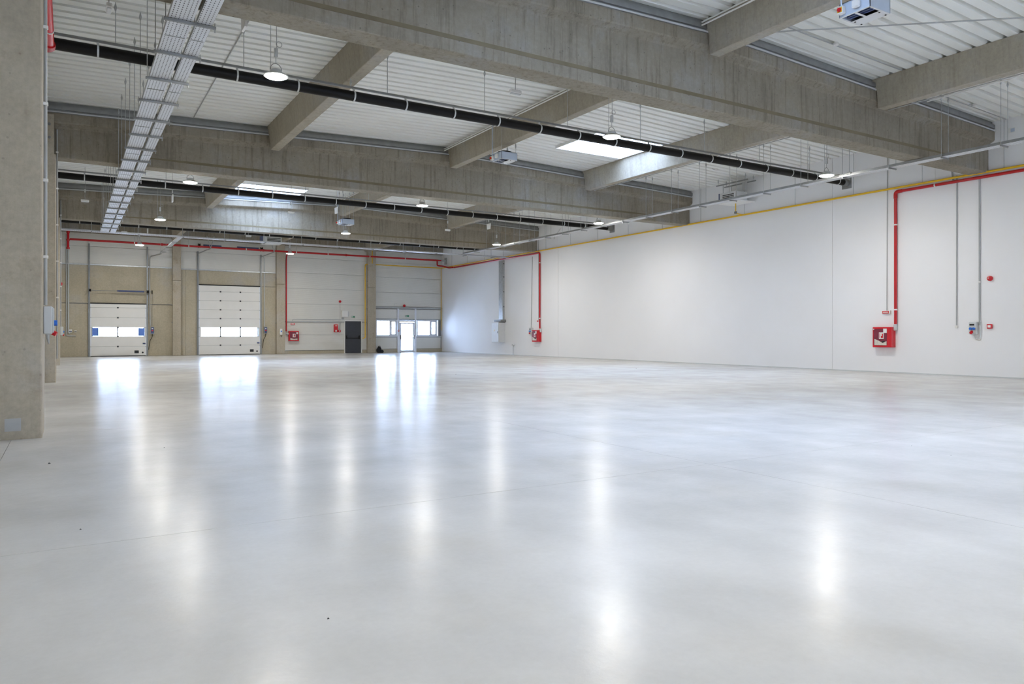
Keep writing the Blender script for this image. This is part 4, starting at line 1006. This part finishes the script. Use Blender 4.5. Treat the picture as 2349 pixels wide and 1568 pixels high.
bpy.data.objects[[o.name for o in COL.objects if o.name.startswith('wall_conduit')][-1]]['label'] = 'lighter grey conduit just beside the thicker one, ending at the larger outlet'
conduit('grey conduit from the short branch tray down to the low dock door control', [(4.48, 44.9, 5.74), (4.3, 45.6, 5.72), (4.1, yw, 5.72), (4.02, yw, 5.6), (4.02, yw, 3.0), (4.06, yw, 1.7)], 0.035, 'midgrey')
conduit('grey conduit down to the tall dock door control', [(10.34, yw, 6.1), (10.42, yw, 5.9), (10.42, yw, 1.72)], 0.025, 'grey')

# --- hose cabinet and signs on the back wall
x0, z0, s = 11.87, 0.81, 0.63
t = thing('hose_cabinet', 'red fire hose cabinet on the cladding beside the tall dock door', 'fire hose cabinet', (12.18, YB, z0), 'red fire hose cabinets')
obj('cabinet_body', MB().bbox(x0, x0 + s, YB - 0.2, YB - 0.001, z0, z0 + s, 0.008), 'redhi', t)
dr = obj('cabinet_door', MB().bbox(x0 + 0.005, x0 + s - 0.005, YB - 0.22, YB - 0.2, z0 + 0.005, z0 + s - 0.005, 0.006), 'redhi', t)
yy = YB - 0.22
obj('door_window', MB().box(x0 + 0.06, x0 + s - 0.05, yy - 0.003, yy, z0 + 0.06, z0 + s - 0.05), 'maroon', dr)
obj('hose_view', MB().add([(x0 + 0.09, yy - 0.005, z0 + 0.07), (x0 + s - 0.1, yy - 0.005, z0 + 0.07), (x0 + s - 0.1, yy - 0.005, z0 + 0.16), (x0 + 0.3, yy - 0.005, z0 + 0.13), (x0 + 0.09, yy - 0.005, z0 + 0.2)], [(0, 1, 2, 3, 4)]), 'hose', dr)
sg = obj('hose_sign', MB().box(x0 + 0.23, x0 + 0.41, yy - 0.007, yy - 0.003, z0 + 0.24, z0 + 0.46), 'white', dr)
obj('sign_mark', MB().box(x0 + 0.31, x0 + 0.38, yy - 0.009, yy - 0.007, z0 + 0.28, z0 + 0.42).box(x0 + 0.25, x0 + 0.27, yy - 0.009, yy - 0.007, z0 + 0.27, z0 + 0.43), 'redhi', dr)
obj('instruction_card', MB().box(x0 + 0.46, x0 + 0.57, yy - 0.007, yy - 0.003, z0 + 0.44, z0 + 0.56), 'white', dr)
obj('pipe_connection', MB().tube([(x0 - 0.14, YB - 0.12, z0 + 0.45), (x0, YB - 0.12, z0 + 0.45)], 0.05, 10), 'grey', t, True)
t = back_box('hydrant_light', 'small red and white lamp sign above the hose cabinet on the cladding', 'sign', 12.0, 12.3, 1.82, 1.96, 0.06, 'white')
obj('red_band', MB().box(12.02, 12.28, YB - 0.064, YB - 0.06, 1.84, 1.94), 'redhi', t); obj('white_text_bar', MB().box(12.06, 12.24, YB - 0.067, YB - 0.064, 1.87, 1.91), 'white', t)
conduit('thin grey cable conduit along the cladding towards the charcoal door', [(12.15, yw, 1.98), (12.15, yw, 2.2), (15.3, yw, 2.2)], 0.016, 'midgrey')
t = back_box('fire_extinguisher_box', 'tall narrow red box on the cladding beside the charcoal door', 'box', 14.8, 15.05, 1.38, 1.88, 0.14, 'redhi')
obj('white_badge', MB().box(14.87, 14.96, YB - 0.144, YB - 0.14, 1.4, 1.52).box(14.86, 14.99, YB - 0.144, YB - 0.14, 1.77, 1.81), 'white', t)
t = back_box('fire_call_point', 'small red call point beside the charcoal door', 'call point', 15.1, 15.26, 1.38, 1.52, 0.06, 'redhi'); obj('press_plate', MB().box(15.14, 15.22, YB - 0.064, YB - 0.06, 1.42, 1.48), 'white', t)
conduit('short pale conduit rising from the call point beside the charcoal door', [(15.22, yw, 2.0), (15.2, yw, 1.52)], 0.02, 'midgrey')
t = thing('alarm_sounder', 'round red alarm sounder on a thin cable above the charcoal door', 'alarm', (15.22, YB, 3.38))
obj('sounder_body', MB().tube([(15.22, YB - 0.001, 3.38), (15.22, YB - 0.05, 3.38), (15.22, YB - 0.08, 3.38)], [0.08, 0.08, 0.05], 16), 'redhi', t, True); obj('cable', MB().tube([(15.22, YB - 0.01, 3.3), (15.22, YB - 0.01, 2.2)], 0.008, 6), 'midgrey', t)
t = back_box('control_panel', 'white electrical box on the cladding above the charcoal door', 'electrical box', 15.32, 15.72, 2.37, 2.78, 0.14, 'white', 0.01)
obj('side_cover', MB().bbox(15.72, 15.79, YB - 0.12, YB - 0.001, 2.42, 2.74, 0.01), 'grey', t); obj('keypad', MB().bbox(15.33, 15.48, YB - 0.06, YB - 0.001, 2.22, 2.36, 0.006), 'midgrey', t)
for lab, x0, z0, w, h in (('green exit sign on the cladding above the charcoal door', 15.98, 2.31, 0.25, 0.14), ('green exit sign above the glazed exit door', 19.78, 2.42, 0.3, 0.15)):
    t = thing('exit_sign', lab, 'sign', (x0 + w / 2, YB, z0))
    pl = obj('sign_plate', MB().bbox(x0, x0 + w, YB - 0.05, YB - 0.001, z0, z0 + h, 0.006), 'white', t)
    obj('green_face', MB().box(x0 + 0.01, x0 + w - 0.01, YB - 0.054, YB - 0.05, z0 + 0.01, z0 + h - 0.01), 'green', pl)
    pm = MB(); runner(pm, x0 + w / 2, z0 + h / 2, w * 0.42, lambda m_, a, b, c, d: m_.box(a, b, YB - 0.057, YB - 0.054, max(c, z0 + 0.015), min(d, z0 + h - 0.015))); obj('pictogram', pm, 'white', pl)
t = thing('alarm_sounder', 'round red alarm sounder on the grey rail above the glazed bay', 'alarm', (19.73, YB, 3.19))
obj('sounder_body', MB().tube([(19.73, YB - 0.001, 3.19), (19.73, YB - 0.06, 3.19), (19.73, YB - 0.1, 3.19)], [0.09, 0.09, 0.05], 16), 'redhi', t, True)
t = thing('fire_call_point', 'small red call point beside the glazed exit door', 'call point', (19.27, YB - 0.09, 1.43))
obj('housing', MB().bbox(19.22, 19.33, YB - 0.14, YB - 0.091, 1.42, 1.54, 0.006), 'redhi', t); obj('press_plate', MB().box(19.24, 19.31, YB - 0.144, YB - 0.14, 1.45, 1.51), 'white', t)
t = thing('cable_loop', 'thin white cable loop on the rail above the glazed bay', 'cable', (19.05, YB, 3.2))
obj('loop', MB().tube([(19.1 + 0.09 * math.cos(a), YB - 0.02, 3.25 + 0.09 * math.sin(a)) for a in [0.6 + 5.0 * i / 14 for i in range(15)]], 0.008, 6), 'grey', t)

# --- black bag slumped on the floor beside the wall column
t = thing('black_bag', 'black cloth bag slumped on the floor beside a wall column', 'bag', (17.8, YB - 0.3, 0))
def blob(cx, cy, r, h, n=16, m=8, seed=1):
    rnd = random.Random(seed); mb = MB(); v = []; f = []
    for j in range(m + 1):
        u = j / m; rr = r * (math.sin(math.pi * (0.15 + 0.83 * u)) ** 0.6)
        for i in range(n):
            a = 2 * math.pi * i / n; k = 1 + rnd.uniform(-0.10, 0.10)
            v.append((cx + rr * k * math.cos(a), cy + rr * k * 0.8 * math.sin(a), h * u * (1 + (rnd.uniform(-0.05, 0.05) if 0 < j else 0))))
    for j in range(m):
        for i in range(n): f.append((j * n + i, j * n + (i + 1) % n, (j + 1) * n + (i + 1) % n, (j + 1) * n + i))
    f += [tuple(range(n - 1, -1, -1)), tuple(m * n + i for i in range(n))]
    return mb.add(v, f)
obj('bag_body', blob(17.75, YB - 0.45, 0.17, 0.42), 'cloth', t, True); obj('side_pouch', blob(17.93, YB - 0.5, 0.12, 0.2, seed=3), 'cloth', t, True)
obj('strap', MB().tube(elbow([(17.66, YB - 0.45, 0.36), (17.7, YB - 0.5, 0.47), (17.82, YB - 0.5, 0.45), (17.84, YB - 0.48, 0.36)], 0.06), 0.012, 6), 'cloth', t)

# --- crumbs of debris on the floor
for k, (x, y, s) in enumerate(((-0.15, 8.27, 0.012), (0.07, 5.38, 0.006), (0.97, 3.13, 0.006), (0.9, 8.77, 0.007), (17.5, 20.1, 0.015), (10.16, 19.97, 0.015), (7.72, 4.03, 0.005), (8.0, 4.6, 0.004))):
    o = obj('debris_chip', MB().loft([[(x - s, y - s * .6, 0), (x + s * .7, y - s * .4, 0), (x + s * 1.1, y + s * .5, 0), (x - s * .5, y + s * .8, 0)], [(x - s * .4, y - s * .1, s * .9), (x + s * .3, y, s * .7), (x + s * .3, y + s * .2, s * .7), (x - s * .2, y + s * .3, s)]]), 'dark')
    tag(o, 'tiny dark chip of debris lying on the polished floor', 'debris', 'chips of debris on the floor')
